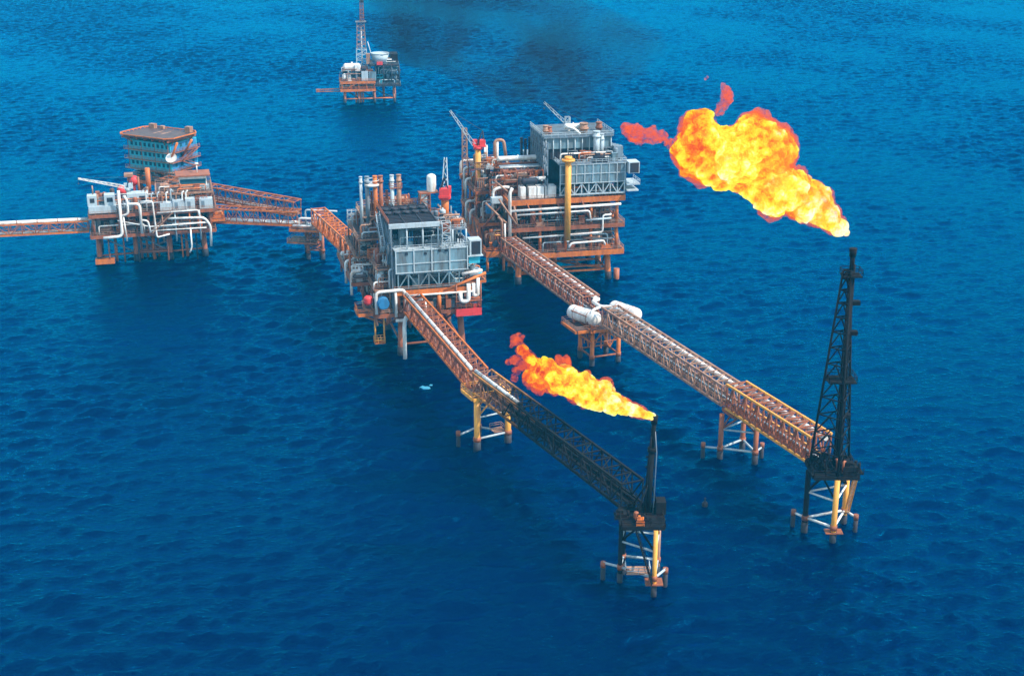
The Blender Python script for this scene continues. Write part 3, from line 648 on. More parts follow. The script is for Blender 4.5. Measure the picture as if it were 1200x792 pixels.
crane(Fw(C, 19.2, 12.6, 30), 14+75, 'crane with a red cab on an orange pedestal rising behind the black module roof', 7.4, 'orange', 9.5, 66, 'pale', 'red', 1.1)
# open steel storeys round the left and rear of the module
for (x0, x1, y0, y1, z, h) in ((-6, 0, 6, 28, 28.4, 4.5), (-3.5, 12, 14, 26, 32.6, 4.5), (-4, 0.4, -8, 6, 18.4, 4.6), (-3, 0.4, -6, 8, 23.4, 4.6)):
    deck(C, x0, x1, y0, y1, z, .45, 'tan', 'plate', 3, 'tan')
    for x in (x0+.3, x1-.3):
        for y in (y0+.3, (y0+y1)/2, y1-.3): column(C, x, y, z-5.2, z-.3, .2, 'tan')
    clutter(C, rg, x0, x1, y0, y1, z+.01, h, 13, ['tan', 'rust', 'rust', 'steel', 'pale', 'orange', 'dark'], 6, ('tan', 'rust', 'pale', 'white'))
# right flank and underside
m = MB().box(21.2, -9.6, 26.4, 24.4, -6.2, 30.6); ah = m.build('air_handler', 'pale', C)
m = MB()
for i in range(9): m.box(21.8, -9.7, 26.8+i*.4, 24.0, -9.61, 27.0+i*.4)
m.box(21.7, -9.66, 26.7, 24.1, -9.6, 30.2); m.build('louvre', 'dark', ah)
MB().box(21.0, -9.4, 24.2, 24.0, -6.4, 26.2).build('control_cabinet', 'teal', C); MB().box(20.7, -10, 26.2, 24.8, -4, 26.38).build('deck_plate', 'pale', C)
deck(C, 20.8, 25.5, -9.6, 8, 19.4, .6, 'orange', 'plate', 3, 'tan')
clutter(C, rg, 21, 25, -9, 6, 19.42, 4, 12, ['steel', 'dark', 'pale', 'teal'], 6)
brace(C, (14, -10.1, 17.4), (25.4, -10.1, 21.6), .4, 'orange', 'knee_brace')
white_pipe(C, [(20.6, -10.4, 19.0), (20.6, -10.4, 14.2), (18.4, -10.4, 14.2), (18.4, -10.4, 17.0)], .55); white_pipe(C, [(23.2, -10.2, 20.4), (23.2, -10.2, 15.6), (22, -10.2, 15.6), (22, -10.2, 19)], .48)
white_pipe(C, [(4, -10.5, 17.0), (10, -10.5, 16.9), (22, -10.5, 16.9)], .25); white_pipe(C, [(19, -10.3, 21.8), (24.4, -10.3, 22.4)], .4)
white_pipe(C, [(-4.0, -10.2, 12.4), (-4.0, -10.2, 18.4), (3.6, -10.2, 18.6), (3.6, -10.2, 12.4)], .42)
white_pipe(C, [(1.2, -10, 18.2), (1.2, -10, 11.2)], .38)
white_pipe(C, [(5.6, -13, 12.2), (3.4, -12.4, 12.2), (2.9, -12.2, 9.6), (2.9, -12.2, -.5)], .52)
white_pipe(C, [(1.0, -10.2, 10.2), (4.2, -10.2, 10.2), (4.6, -11.2, 14.6), (5.8, -12.2, 15.8), (6.4, -13.4, 13.6)], .45)
white_pipe(C, [(7.0, -11.4, 12.8), (7.0, -11.4, 16), (8.4, -12.6, 16), (8.4, -13.6, 13.4)], .4)
white_pipe(C, [(-7.0, -7, 15.4), (-6.8, -7, 12.9), (-4.4, -8.5, 12.6), (-3.8, -9, 8.8)], .4, 'tan')
m = MB().cyl((-2.3, -11.8, 15.6), (-2.3, -9.4, 15.6), 1.55, n=20).cyl((-2.3, -12.1, 15.6), (-2.3, -11.8, 15.6), 1.3, n=20); m.build('cooler_drum', 'blue', C)
m = MB().capsule((-5.9, -8.6, 15.4), (-5.9, -8.6, 16.4), 1.15); m.build('pressure_ball', 'red', C)
deck(C, -8.6, -3.2, -8.6, -2, 12.3, .8, 'orange', 'plate', 2, 'orange')
for (x, y) in ((-8.2, -8.2), (-4.0, -8.2)): brace(C, (x, y, 12), (-.6, -6.2, 8.0), .28, 'orange', 'knee_brace')
m = MB().box(-4.6, -8.4, 3.6, -1.2, -6.4, 6.2); 
MB().box(-4.4, -8.2, 3.4, -1.6, -6.2, 3.6).build('boat_landing', 'orange', C); rail(C, [(-4.4, -8.2), (-1.6, -8.2), (-1.6, -6.2), (-4.4, -6.2), (-4.4, -8.2)], 3.6, 'yellow', 1.6, .8)
for x in (-4.2, -1.8): column(C, x, -8, 3.6, 12, .22, 'yellow', 'landing_post')
# cantilever deck with red hull-shaped bin below right
lb = MB().box(17.2, -10.6, 10.2, 24.0, -7.2, 11.0).box(17.2, -10.7, 10.2, 24.0, -10.5, 12.2).box(17.2, -7.3, 10.2, 24.0, -7.1, 12.2).box(17.1, -10.6, 10.2, 17.3, -7.2, 12.2).box(23.9, -10.6, 10.2, 24.1, -7.2, 12.2)
lb.build('boat_cradle', 'red', C); rail(C, [(17.2, -10.6), (24, -10.6), (24, -7.2), (17.2, -7.2), (17.2, -10.6)], 12.2, 'rust', 1.3, 1.2)
MB().box(17, -10.8, 14.2, 24.2, -7, 14.4).build('deck_plate', 'rust', C)
for (x, y) in ((17.3, -10.5), (23.9, -10.5), (17.3, -7.3), (23.9, -7.3)): column(C, x, y, 11, 19, .18, 'rust', 'hanger')
column(C, 12.7, -10, 11.4, 17.4, .6, 'orange')
for (x, z) in ((7.5, 12.4), (9.8, 12.2), (14.6, 12.6)): MB().box(x, -9.9, z, x+1.4, -8.8, z+2.4).build('control_cabinet', rg.choice(['pale', 'rust', 'tan']), C)
# the teal cabinet hung below and mast
# ------------------------------------------------------------------ biggest platform (right)
rg = random.Random(23)
B = thing('oil_platform', (-1, 417, 0), 12, 'biggest rust orange oil platform with three open decks and a blue grey module on top', 'oil platform', 'oil platforms standing in the sea')
bl = [(x, y) for y in (3.6, 15, 27, 38) for x in (4, 32)] + [(18, 16), (18, 34)]
jacket(B, bl, 9.2, .95, 'orange', .05)
for (a, b) in (((4, 3.6), (32, 3.6)), ((4, 3.6), (4, 15)), ((32, 3.6), (32, 15)), ((4, 15), (32, 15)), ((4, 15), (4, 27)), ((18, 16), (32, 3.6)), ((4, 3.6), (18, 16)), ((4, 27), (4, 38)), ((4, 27), (32, 27))):
    brace(B, (*a, 2.8), (*b, 2.8), .38, 'orange'); brace(B, (*a, 9), ((a[0]+b[0])/2, (a[1]+b[1])/2, 2.8), .3, 'rust')
for i in range(9): MB().cyl((10+i % 3*2, 18+i//3*2.2, -4), (10+i % 3*2, 18+i//3*2.2, 10), .42).build('well_conductor', 'rust', B)
pl = MB().cyl((35, 2.6, -3), (35, 2.6, 3), .9).build('fender_pile', 'rust', B)
for z, mt, th in ((10, 'orange', 1.5), (18.3, 'rust', 1.2), (27, 'orange', 1.6)):
    deck(B, 0, 36.4, 0, 40, z, th, mt, 'plate', 4, 'tan')
for z0, z1 in ((10, 17.1), (18.3, 25.4)):
    for x in (2.2, 10, 18, 26, 34.2):
        for y in (1.2, 12, 26, 38): column(B, x, y, z0, z1, .5, 'orange')
    clutter(B, rg, .8, 35.6, .8, 14, z0+.02, 6.6, 62, ['rust', 'rust', 'dark', 'steel', 'tan', 'plate', 'tan', 'orange', 'dark'], 24, ('white', 'tan', 'orange', 'rust', 'pale'))
# dark sheets standing in for the shade deep between the decks
MB().box(8, 9.5, 10.1, 35, 9.8, 16.8).build('shade_panel', 'dark', B); MB().box(4, 9.2, 18.4, 34, 9.5, 25).build('shade_panel', 'dark', B)
fx = lambda p: (p-598)*.267+.5
fz = lambda p: 27+(233.5-p)*.27
white_pipe(B, [(fx(592), -.5, fz(245)), (fx(727), -.5, fz(243))], .38); white_pipe(B, [(fx(606), -.4, fz(250)), (fx(690), -.4, fz(249)), (fx(692), -.4, fz(262))], .28)
white_pipe(B, [(fx(612), -.4, fz(277)), (fx(706), -.4, fz(275)), (fx(706), -.4, fz(255)), (fx(716), -.4, fz(255)), (fx(716), 2, fz(255))], .3)
white_pipe(B, [(fx(666), -.4, fz(291)), (fx(669), -.4, fz(286)), (fx(708), -.4, fz(285)), (fx(709), -.4, fz(290))], .34)
white_pipe(B, [(fx(686), -.4, fz(260)), (fx(716), -.4, fz(259))], .3, 'pale'); white_pipe(B, [(fx(684), .6, fz(282)), (fx(704), .6, fz(281))], .34, 'tan')
for p in (617, 652, 681): brace(B, (fx(p), -.2, 26), (fx(p)+3, -.2, 19), .2, 'rust', 'knee_brace')
brace(B, (fx(602), -.4, 25.5), (fx(606), -.4, 19), .3, 'tan', 'knee_brace'); brace(B, (fx(584), -1.2, 28), (fx(604), -1.2, 20), .3, 'tan', 'knee_brace')
# front yellow column
cm = MB().cyl((18, -1.3, 14.2), (18, -1.3, 39.4), .95, n=16); cm.cyl((18, -1.3, 38.6), (18, -1.3, 39.2), 2.0, n=16).cyl((18, -1.3, 39.2), (18, -1.3, 40), 1.15, n=16); cm.build('riser_column', 'yellow', B)
# module on top
m = MB(); m.bar((15.5, -.2, 28), (36.2, -.2, 28), .4); lattice(m, (15.8, -.2, 28), (36, -.2, 28), 3.4, 9, .3); m.build('front_truss', 'pale', B)
clutter(B, rg, 16, 36, .4, 6, 27.02, 4, 20, ['steel', 'dark', 'pale', 'grey'], 6)
MB().box(15.6, -.4, 31.4, 36.3, -.1, 37.2).build('front_wall', 'grey', B)
m = MB()
for i in range(9): x = 15.8+i*20.2/8; m.bar((x, -.5, 31.3), (x, -.5, 37.3), .22)
for z in (31.5, 34.3, 37.2): m.bar((15.6, -.52, z), (36.3, -.52, z), .2)
m.build('wall_frame', 'pale', B)
MB().box(15.4, -.6, 37.2, 36.5, 26, 37.45).build('deck_plate', 'steel', B); rail(B, [(15.4, 5), (15.4, -.5), (36.4, -.5), (36.4, 12)], 37.45, 'pale', 1.2, 1.8)
MB().box(36.31, 0, 28, 36.6, 24, 37.2).build('side_wall', 'steel', B)
clutter(B, rg, 15.8, 36, .6, 5, 37.47, 4, 18, ['steel', 'dark', 'pale', 'grey', 'rust'], 6)
MB().box(12.6, 6.5, 40.8, 33.6, 6.8, 44.2).build('front_wall', 'grey', B); MB().box(12.8, 7.0, 37.5, 33.4, 7.3, 40.8).build('shade_panel', 'dark', B)  # dark lower sheet stands in for the shaded opening behind the columns
for i in range(10): x = 12.9+i*20.4/9; column(B, x, 6.3, 37.5, 44.2, .16, 'pale', 'portal_column')
m = MB().box(12.2, 5.8, 44.2, 34, 25, 44.6)
for i in range(12): m.box(12.2, 6.4+i*1.55, 44.6, 34, 6.8+i*1.55, 44.95)
m.build('ribbed_roof', 'steel', B); rail(B, [(12.2, 25), (12.2, 5.8), (34, 5.8), (34, 25)], 44.6, 'pale', 1.3, 2)
MB().box(12.5, 7, 28, 12.8, 24, 44).build('side_wall', 'steel', B)
m = MB()
for z in (28, 34, 39): lattice(m, (12.2, 1, z), (12.2, 24, z), 5, 8, .28, style='X')
m.build('side_lattice', 'steel', B)
for (x, y, z0, z1, r, mt) in ((28.2, 4.4, 37.5, 46.0, 1.0, 'pale'), (30.0, 4.8, 37.5, 45, .6, 'pale'), (25.6, 10, 44.6, 47.5, 1.2, 'tan'), (31, 12, 44.6, 47.2, .9, 'rust'), (13.4, 9, 44.6, 47.4, .8, 'tan'), (14.6, 9, 44.6, 47.0, .7, 'rust')): stack(B, x, y, z0, z1, r, mt)
vessel(B, (20.5, 12, 46.4), (25, 12, 46.4), .9, 'white'); MB().pipe([(24, 8, 44.7), (22, 8, 46.6), (19.4, 8, 47.4)], .4).build('pipe_run', 'white', B)
for i in range(4): x = 33.6+i*.8; MB().box(33.4, 3+i*3, 38, 36.2, 5.4+i*3, 41.5-i*.4).build('control_cabinet', 'steel', B)
m = MB().box(36.6, -2.4, 34.2, 40, 2, 37.6); ah = m.build('air_handler', 'pale', B); MB().box(37, -2.5, 34.4, 39.7, -2.41, 37.4).build('louvre', 'dark', ah)
MB().box(36.4, -1.4, 30.4, 40.6, 6, 30.8).build('balcony_deck', 'pale', B); MB().box(36.4, -2, 28.6, 40.0, 4, 29).build('balcony_deck', 'pale', B); rail(B, [(36.4, -1.4), (40.6, -1.4), (40.6, 6)], 30.8, 'pale')
# west half of the top deck: white housings, pipe rack, vessels
for (x0, x1) in ((4.0, 5.6), (6.6, 8.9), (9.2, 11.2), (11.6, 15.0)):
    h_ = MB().box(x0, 1.4, 27.05, x1, 5.2, 30.5).build('white_housing', 'white', B)
rackm = MB()
for z in (31.4, 34.6):
    for y in (6, 12, 18): rackm.bar((-.5, y, z), (12, y, z), .32)
    for x in (0, 4, 8, 12): rackm.bar((x, 6, z), (x, 22, z), .28)
for x in (0, 4, 8, 12):
    for y in (6, 12, 18): rackm.bar((x, y, 27), (x, y, 34.6), .34)
rackm.build('pipe_rack', 'rust', B)
for k, (y, z, mt) in enumerate(((6, 31.9, 'tan'), (8, 31.9, 'orange'), (10, 35.0, 'white'), (12, 35.0, 'pale'), (15, 35.0, 'rust'))): MB().cyl((-.5, y, z), (12, y, z), .32).build('pipe_run', mt, B)
vessel(B, (.6, 17, 36.2), (12.4, 17, 36.2), .8, 'white', True, 'long_vessel'); vessel(B, (7.4, 4.2, 32.4), (12.0, 4.0, 32.6), .55, 'white')
MB().capsule((5.2, 3.4, 32.0), (9.2, 3.4, 32.0), 1.0).build('process_vessel', 'dark', B)
clutter(B, rg, -3.8, 12, 5, 26, 27.02, 7, 46, ['rust', 'orange', 'tan', 'plate', 'pale', 'steel', 'rust'], 18, ('orange', 'white', 'tan', 'rust'))
MB().box(-.4, 6, 31.55, 12, 20, 31.62).build('deck_plate', 'plate', B); clutter(B, rg, -.4, 12, 6, 16, 31.63, 3, 16, ['rust', 'tan', 'rust', 'orange', 'pale'], 6, ('tan', 'rust', 'orange'))
MB().box(-7, 16, 33.2, 2, 30, 33.3).build('deck_plate', 'plate', B); clutter(B, rg, -7, 2, 16, 28, 33.31, 3.4, 14, ['rust', 'tan', 'orange', 'plate', 'pale'], 6, ('tan', 'rust', 'white')); rail(B, [(-7, 30), (-7, 16), (2, 16)], 33.3, 'tan')
for (x, y) in ((-6.8, 16.2), (1.8, 16.2), (-6.8, 29.8)): column(B, x, y, 27, 33.2, .26, 'rust')
for i, x in enumerate((9.6, 10.9, 12.2, 13.4)): stack(B, x, 26, 30, 40.5-.5*(i % 2), .42, 'dark')
MB().pipe([(-.2, 20, 27.2), (-.2, 20, 41.5), (2.6, 20, 41.5), (3.6, 20, 34)], .5).build('pipe_run', 'tan', B); MB().pipe([(1.4, 24, 27.2), (1.4, 24, 41)], .4).build('pipe_run', 'white', B)
for y in (27, 30): MB().cyl((-1.4, y, 27), (-1.4, y, 38.6), .3).build('pipe_run', 'white', B)
# left flank: stepped wings, thick orange girder, goosenecks
deck(B, -7.5, 0, -2.5, 40, 12.2, 1.7, 'orange', 'plate', 4, 'orange')
deck(B, -7.5, 0, 8, 40, 18.4, 1.0, 'orange', 'plate', 4, 'tan')
deck(B, -7.5, 0, 14, 40, 27, 1.0, 'rust', 'plate', 4, 'tan')
clutter(B, rg, -7, 0, -2, 14, 12.22, 6, 24, ['orange', 'rust', 'orange', 'tan', 'dark', 'plate'], 14, ('orange', 'white', 'tan', 'yellow'))
clutter(B, rg, -7, 0, 9, 38, 18.42, 7, 26, ['orange', 'rust', 'tan', 'plate', 'teal'], 14, ('white', 'orange', 'tan'))
clutter(B, rg, -7, 0, 15, 38, 27.02, 5, 14, ['tan', 'white', 'rust', 'pale'], 6, ('white', 'orange', 'tan'))
for (x, y) in ((-7, -2), (-7, 10), (-7, 24), (-7, 39), (-2, -2)): column(B, x, y, 12.2 if y > 0 else 6, 17.4 if y > 0 else 11, .4, 'orange')
for y in (14.6, 26, 39): column(B, -7, y, 18.4, 26, .4, 'orange')
for y in (4, 12, 20): brace(B, (-7, y, 11), (3.6, y+1, 5.5), .4, 'orange', 'knee_brace'); brace(B, (-7.3, y, 18), (-.4, y, 26), .3, 'rust', 'knee_brace')
for (x, y, z0, z1, dx) in ((-8.2, 30, 24, 31, 3), (-8.4, 26, 22, 28.4, 3), (-9.4, 20, 17, 22.6, 4), (-8.6, 17, 16, 20.5, 3), (-8.2, 36, 26, 32, 4)): white_pipe(B, [(x, y, z0), (x, y, z1), (x+dx, y, z1)], .42)
white_pipe(B, [(-3.8, 5, 20), (-3.8, 5, 29.4), (-1.2, 5, 30.2), (1.2, 5, 30)], .42); white_pipe(B, [(.2, -.8, 14), (.2, -.8, 29.6), (1.0, -.4, 31)], .5); white_pipe(B, [(-2.4, -1.4, 13.4), (-2.4, -1.4, 21.5), (-3.4, -.6, 22.4)], .4, 'tan'); white_pipe(B, [(-1.5, -1.5, 13.4), (-1.5, -1.5, 20.4)], .28)
brace(B, (-4, 2, 33), (0, 0, 29.6), .3, 'tan', 'knee_brace'); brace(B, (-6.5, 3, 26), (-1, -1, 20.5), .34, 'tan', 'knee_brace')
MB().box(-4.6, 3, 25.6, -1.2, 5, 27.4).build('control_cabinet', 'pale', B); MB().box(-5.6, 6, 21.8, -4.2, 8, 24.6).build('control_cabinet', 'blue', B)
MB().cyl((-4.6, -2.9, 14.6), (-4.6, -2.2, 14.6), 1.0).build('tank_end', 'dark', B)
lat_tower(B, -7.4, 33, 27.5, 43, 1.6, 1.4, 'tan', 'boom_rest_tower', 8, .2); MB().box(-9, 31.5, 27.4, -6, 34.5, 28.2).build('service_platform', 'orange', B)
lat_tower(B, 27.5, 38, 34, 44.4, 1.8, 1.5, 'pale', 'boom_rest_tower', 6, .22)
MB().box(12.6, 25, 27.1, 34, 39.4, 34).build('rear_module', 'steel', B)
c1 = crane(Fw(B, -5.6, 19.6, 18.4), 12+180, 'crane with red head on the tall ochre column, boom raised above the platform edge', 21.4, 'yellow', 13.0, 56, 'pale', 'red', .95)
c2 = crane(Fw(B, 33.6, 38, 34), 12+180, 'slender pale crane boom rising behind the blue grey module roof', 2.6, 'steel', 17.5, 44, 'pale', 'blue', 1.0)
# boat landing, lower walkways
MB().box(8, 2, 4.4, 30, 3.2, 4.6).build('boat_landing', 'orange', B)
stairs(B, (35, 1, 10), (35, 8, 18.3), 1, 'tan'); stairs(B, (35, 8, 18.3), (35, 1, 26.6), 1, 'tan')
for y in (3, 10, 18): stairs(B, (-8, y, 12.2), (-8, y+6, 18.4), 1, 'orange')

# ------------------------------------------------------------------ left platform
rg = random.Random(37)
P = thing('oil_platform', (-135, 438, 0), 14, 'oil platform wrapped in thick white pipes at the end of the left bridge', 'oil platform', 'oil platforms standing in the sea')
jacket(P, [(3, 4.6), (14.4, 5.4), (25, 4.6), (36, 6), (3, 19), (14.4, 19), (25, 19), (36, 19)], 9, .85, 'rust', .03)
for (a, b) in (((3, 4.6), (14.4, 5.4)), ((14.4, 5.4), (25, 4.6)), ((25, 4.6), (36, 6)), ((3, 4.6), (3, 19)), ((36, 6), (36, 19)), ((14.4, 5.4), (25, 19)), ((25, 4.6), (14.4, 19))):
    brace(P, (*a, 2.4), (*b, 2.4), .3); brace(P, (*a, 9), (*b, 2.4), .26, 'steel')
for i in range(8): MB().cyl((16+i % 4*1.8, 8+i//4*2.2, -4), (16+i % 4*1.8, 8+i//4*2.2, 10), .36).build('well_conductor', 'rust', P)
for x in (8, 20, 30.5): MB().cyl((x, 6, -4), (x, 6, 9), .5).build('caisson', 'rust', P)
for i in range(7):
    x = 6+i*4.6; MB().cyl((x, 2+(i % 2)*3, -3), (x, 2+(i % 2)*3, 10), .24).build('drain_pipe', rg.choice(['rust', 'tan', 'dark', 'orange']), P)
MB().box(15, 3, 3.0, 24.6, 5, 3.3).build('access_walkway', 'rust', P); rail(P, [(15, 3), (24.6, 3)], 3.3, 'rust'); MB().box(2, 8, 7.0, 38, 18, 7.6).build('cellar_shade_slab', 'dark', P)  # dark slab added as painted shade on the underside
MB().box(1.4, 1.6, 0.3, 7.4, 4.4, 1.8).build('boat_landing', 'orange', P)
deck(P, .8, 40, 0, 24, 10.2, 1.0, 'rust', 'plate', 4, 'tan'); deck(P, .8, 40.6, -.3, 24, 17, 1.0, 'rust', 'plate', 4, 'tan')
for x in (2, 10, 19, 28, 38.6):
    for y in (.9, 12, 23): column(P, x, y, 10.2, 16.1, .42, 'rust')
MB().box(4, 6, 10.3, 38, 6.3, 16).build('shade_panel', 'dark', P)  # dark sheet in place of the shade between the two decks
clutter(P, rg, 1.5, 39, .5, 8, 10.22, 5.6, 44, ['rust', 'steel', 'tan', 'dark', 'pale', 'plate', 'orange'], 20, ('white', 'tan', 'pale', 'rust'))
clutter(P, rg, 1.5, 39, .5, 22, 17.02, 5, 70, ['pale', 'steel', 'tan', 'rust', 'grey', 'rust', 'plate', 'dark', 'tan'], 26, ('white', 'pale', 'tan', 'orange'))
gx = lambda p: (p-105)*.267+1
gz = lambda p: 6.5+(288-p)*.285
for pts, r in (([(141, 224), (141, 276), (119, 277)], .62), ([(147, 230), (150, 236), (150, 251), (142, 253)], .5), ([(146, 240), (164, 240), (164, 274)], .58), ([(165, 238), (179, 238), (181, 280), (196, 277)], .36), ([(164, 259), (172, 260), (174, 274)], .4), ([(195, 259), (238, 260), (245, 270), (244, 294)], .5), ([(183, 252), (232, 251), (232, 257)], .36), ([(200, 266), (242, 266)], .34), ([(137, 258), (174, 267), (236, 266)], .22), ([(175, 272), (240, 272)], .25), ([(144, 252), (146, 282)], .34), ([(221, 272), (221, 294), (218, 300)], .34)):
    white_pipe(P, [(gx(a), -.9-.12*(k % 3), gz(b)) for k, (a, b) in enumerate(pts)], r*.78)
for p in (189, 204, 221, 233): MB().cyl((gx(p), -.5, 17), (gx(p), -.5, 7), .22).build('drain_pipe', rg.choice(['tan', 'orange', 'pale']), P)
MB().box(1.0, .5, 17.4, 9.4, 6, 19.6).build('deckhouse', 'pale', P)
for (x0, x1) in ((.8, 3.6), (6.0, 9.2)):
    h_ = MB().box(x0, 1, 19.62, x1, 4.6, 23.0).build('deckhouse', 'pale', P); MB().box(x0+.8, .93, 20.8, x1-.6, 1.0, 22.2).build('hatch', 'dark', h_)
h_ = MB().box(13, 2.6, 17.4, 19.6, 7, 22.6).build('deckhouse', 'pale', P); MB().box(13.8, 2.52, 19.4, 16, 2.6, 21.6).build('hatch', 'steel', h_); MB().box(16.8, 2.52, 19.0, 18.8, 2.6, 21.8).build('hatch', 'dark', h_)
for i in range(9):
    x = 19+i*1.55+rg.uniform(-.3, .3); MB().pipe([(x, 1.6+(i % 3), 17), (x, 1.6+(i % 3), 22+rg.uniform(-1, 2)), (x+.7, 1.6+(i % 3), 22.6)], .24).build('vent_pipe', rg.choice(['white', 'pale', 'white', 'tan']), P)
h_ = MB().box(23, .6, 17.05, 33, 4, 19.4).build('deckhouse', 'pale', P)
for (x0, x1, z1) in ((31, 34, 20.4), (35.4, 39.6, 20.2), (27, 30.4, 20.2)): 
    h_ = MB().box(x0, .4, 17.05, x1, 3.4, z1).build('deckhouse', 'pale', P); MB().box(x0+.6, .33, 17.6, x0+1.6, .4, 19.6).build('door', 'steel', h_)
deck(P, 22, 40, 6, 22, 21.4, .6, 'tan', 'plate', 4, 'tan'); clutter(P, rg, 22.5, 39, 6.4, 14, 21.42, 3, 14, ['pale', 'tan', 'steel', 'white', 'rust'], 6)
for x in (22.6, 31, 39.4): column(P, x, 6.6, 17, 21, .3, 'rust')
ctl = MB().box(29.6, 8, 21.42, 38.4, 14, 26.2).build('control_room', 'white', P); MB().box(29.9, 7.9, 23.4, 38.1, 8.0, 25.2).build('window', 'glass', ctl); MB().box(28.6, 7, 26.2, 39.6, 15, 26.6).build('roof', 'rust', ctl)
MB().cyl((35.6, 11, 26.6), (35.6, 11, 29.4), .2).sphere((35.6, 11, 29.6), .7, 10, 6, .4).build('antenna_dome', 'white', P)
stairs(P, (20, -.9, 10.4), (27, -.9, 17), 1, 'tan'); stairs(P, (12, 5, 17), (19, 5, 23), 1, 'tan')
deck(P, 38, 43, 2, 12, 12.8, .7, 'orange', 'plate', 3, 'orange'); clutter(P, rg, 38, 42.6, 2, 8, 12.82, 3.5, 8, ['orange', 'rust', 'tan'], 3)
for (x, y, z, r) in ((15.2, 22, 22.6, 1.7), (11.2, 20, 20.0, 1.7)):
    m = MB().sphere((x, y, z), r, 16, 10).cyl((x, y, 17), (x, y, z-r*.7), .5); m.build('red_tank', 'red', P)
MB().cyl((19.8, 20, 17), (19.8, 20, 27), .8).build('exhaust_stack', 'orange', P); MB().cyl((16.6, 21, 17), (16.6, 21, 24), .4).build('exhaust_stack', 'rust', P)
MB().box(12.2, 21, 24, 15, 24, 25).build('service_platform', 'tan', P); column(P, 13.6, 22.5, 17, 24, .3, 'rust')
cc = crane(Fw(P, 13.4, 6, 22.6), 14+180, 'long pale crane boom laid almost flat over the left end of the piped platform', 1.2, 'pale', 14.5, 14, 'white', 'pale', .7)
MB().cyl((2.6, 3.4, 23.0), (2.6, 3.4, 25.8), .22).build('boom_rest_post', 'tan', P)

# ------------------------------------------------------------------ accommodation block behind it
A = thing('accommodation_platform', (-134.7, 494.0, 0), -28, 'teal accommodation block with helideck on its own tall platform behind the piped one', 'accommodation block')
jacket(A, [(2, 2), (17, 2), (2, 13), (17, 13)], 15, .9, 'rust', .05)
for (a, b) in (((2, 2), (17, 2)), ((17, 2), (17, 13)), ((2, 2), (2, 13))): brace(A, (*a, 14), (*b, 3), .35)
deck(A, -1, 20, -1, 15, 16.4, 1.2, 'orange', 'plate', 4, 'tan')
clutter(A, rg, -.6, 19, -.6, 3, 16.42, 4, 22, ['steel', 'rust', 'dark', 'pale', 'teal'], 6)
MB().box(0, 0, 20.4, 18.8, 14, 30.2).build('walls', 'teal', A)
MB().box(1.4, 2.4, 16.45, 17.6, 12, 20.38).build('lower_storey', 'dark', A)
for f, z in enumerate((20.9, 24.2, 27.5)):
    for i in range(9):
        x = 1.0+i*1.98; wf = MB().box(x, -.10, z+.9, x+1.0, -.004, z+2.1).build('window', 'glass', A)
    for i in range(4): y = 2+i*3; MB().box(18.804, y, z+.9, 18.9, y+1.1, z+2.1).build('window', 'glass', A)
for z in (20.2, 23.6, 26.9):
    MB().box(-1.3, -1.3, z, 20.2, 0, z+.16).build('gallery_deck', 'tan', A); rail(A, [(-1.2, -1.2), (20.1, -1.2)], z+.16, 'tan', 1.1, 1.5)
    MB().box(18.9, 0, z, 20.2, 14, z+.16).build('gallery_deck', 'rust', A); rail(A, [(20.1, -1.2), (20.1, 14)], z+.16, 'rust', 1.1, 1.5)
MB().box(18.83, .4, 20.5, 18.86, 13.6, 30).build('side_cladding', 'blue', A)
HP = [(0, -2.2), (18, -2.2), (20.4, 0), (20.4, 11), (18, 13.4), (0, 13.4), (-2, 11), (-2, 0)]
m = MB(); n8 = len(HP); m.quad([(x, y, 32.2) for x, y in HP]+[(x, y, 31.6) for x, y in HP], [tuple(range(8)), tuple(range(15, 7, -1))]+[(i, i+8, (i+1) % 8+8, (i+1) % 8) for i in range(8)])
hd = m.build('helideck', 'plate', A)
m = MB(); m.box(7.4, 4.4, 32.204, 8.0, 9.6, 32.23).box(11, 4.4, 32.204, 11.6, 9.6, 32.23).box(8.0, 6.7, 32.204, 11, 7.3, 32.23); m.build('landing_marking', 'tan', hd)
m = MB()
for i in range(8):
    (xa, ya), (xb, yb) = HP[i], HP[(i+1) % 8]; ca = 1.07
    pa, pb = (9.5+(xa-9.5)*ca, 7+(ya-7)*ca), (9.5+(xb-9.5)*ca, 7+(yb-7)*ca)
    m.bar((*pa, 32.5), (*pb, 32.5), .35)
    for k in range(6): t_ = k/6; m.bar((xa+(xb-xa)*t_, ya+(yb-ya)*t_, 32), (pa[0]+(pb[0]-pa[0])*t_, pa[1]+(pb[1]-pa[1])*t_, 32.5), .22)
m.build('safety_net', 'orange', hd)
m = MB()
for (x, y) in HP: m.bar((x, y, 31.5), (9.5+(x-9.5)*.7, 7+(y-7)*.6, 28.5), .35)
for k in range(7): m.bar((-1+k*3.4, -2, 31.3), (-1+k*3.4, 13, 31.3), .4, .6)
m.build('support_frame', 'rust', hd)
brace(A, (19, -1, 24), (23.5, -1.5, 31.4), .4, 'orange', 'knee_brace'); brace(A, (19, 6, 25), (24.4, 5, 31.4), .4, 'orange', 'knee_brace')
dsh = thing('satellite_dish', Fw(A, 20.6, -1.6, 23.9), -28, 'white satellite dish on the corner of the teal accommodation block', 'satellite dish')
MB().cyl((0, 0, 0), (0, 0, 1.6), .25).build('mount', 'tan', dsh)
m = MB(); nr, ns = 6, 20; ax = Vector((.25, -.80, .54)).normalized(); ua = ax.cross(Vector((0, 0, 1))).normalized(); ub = ax.cross(ua)
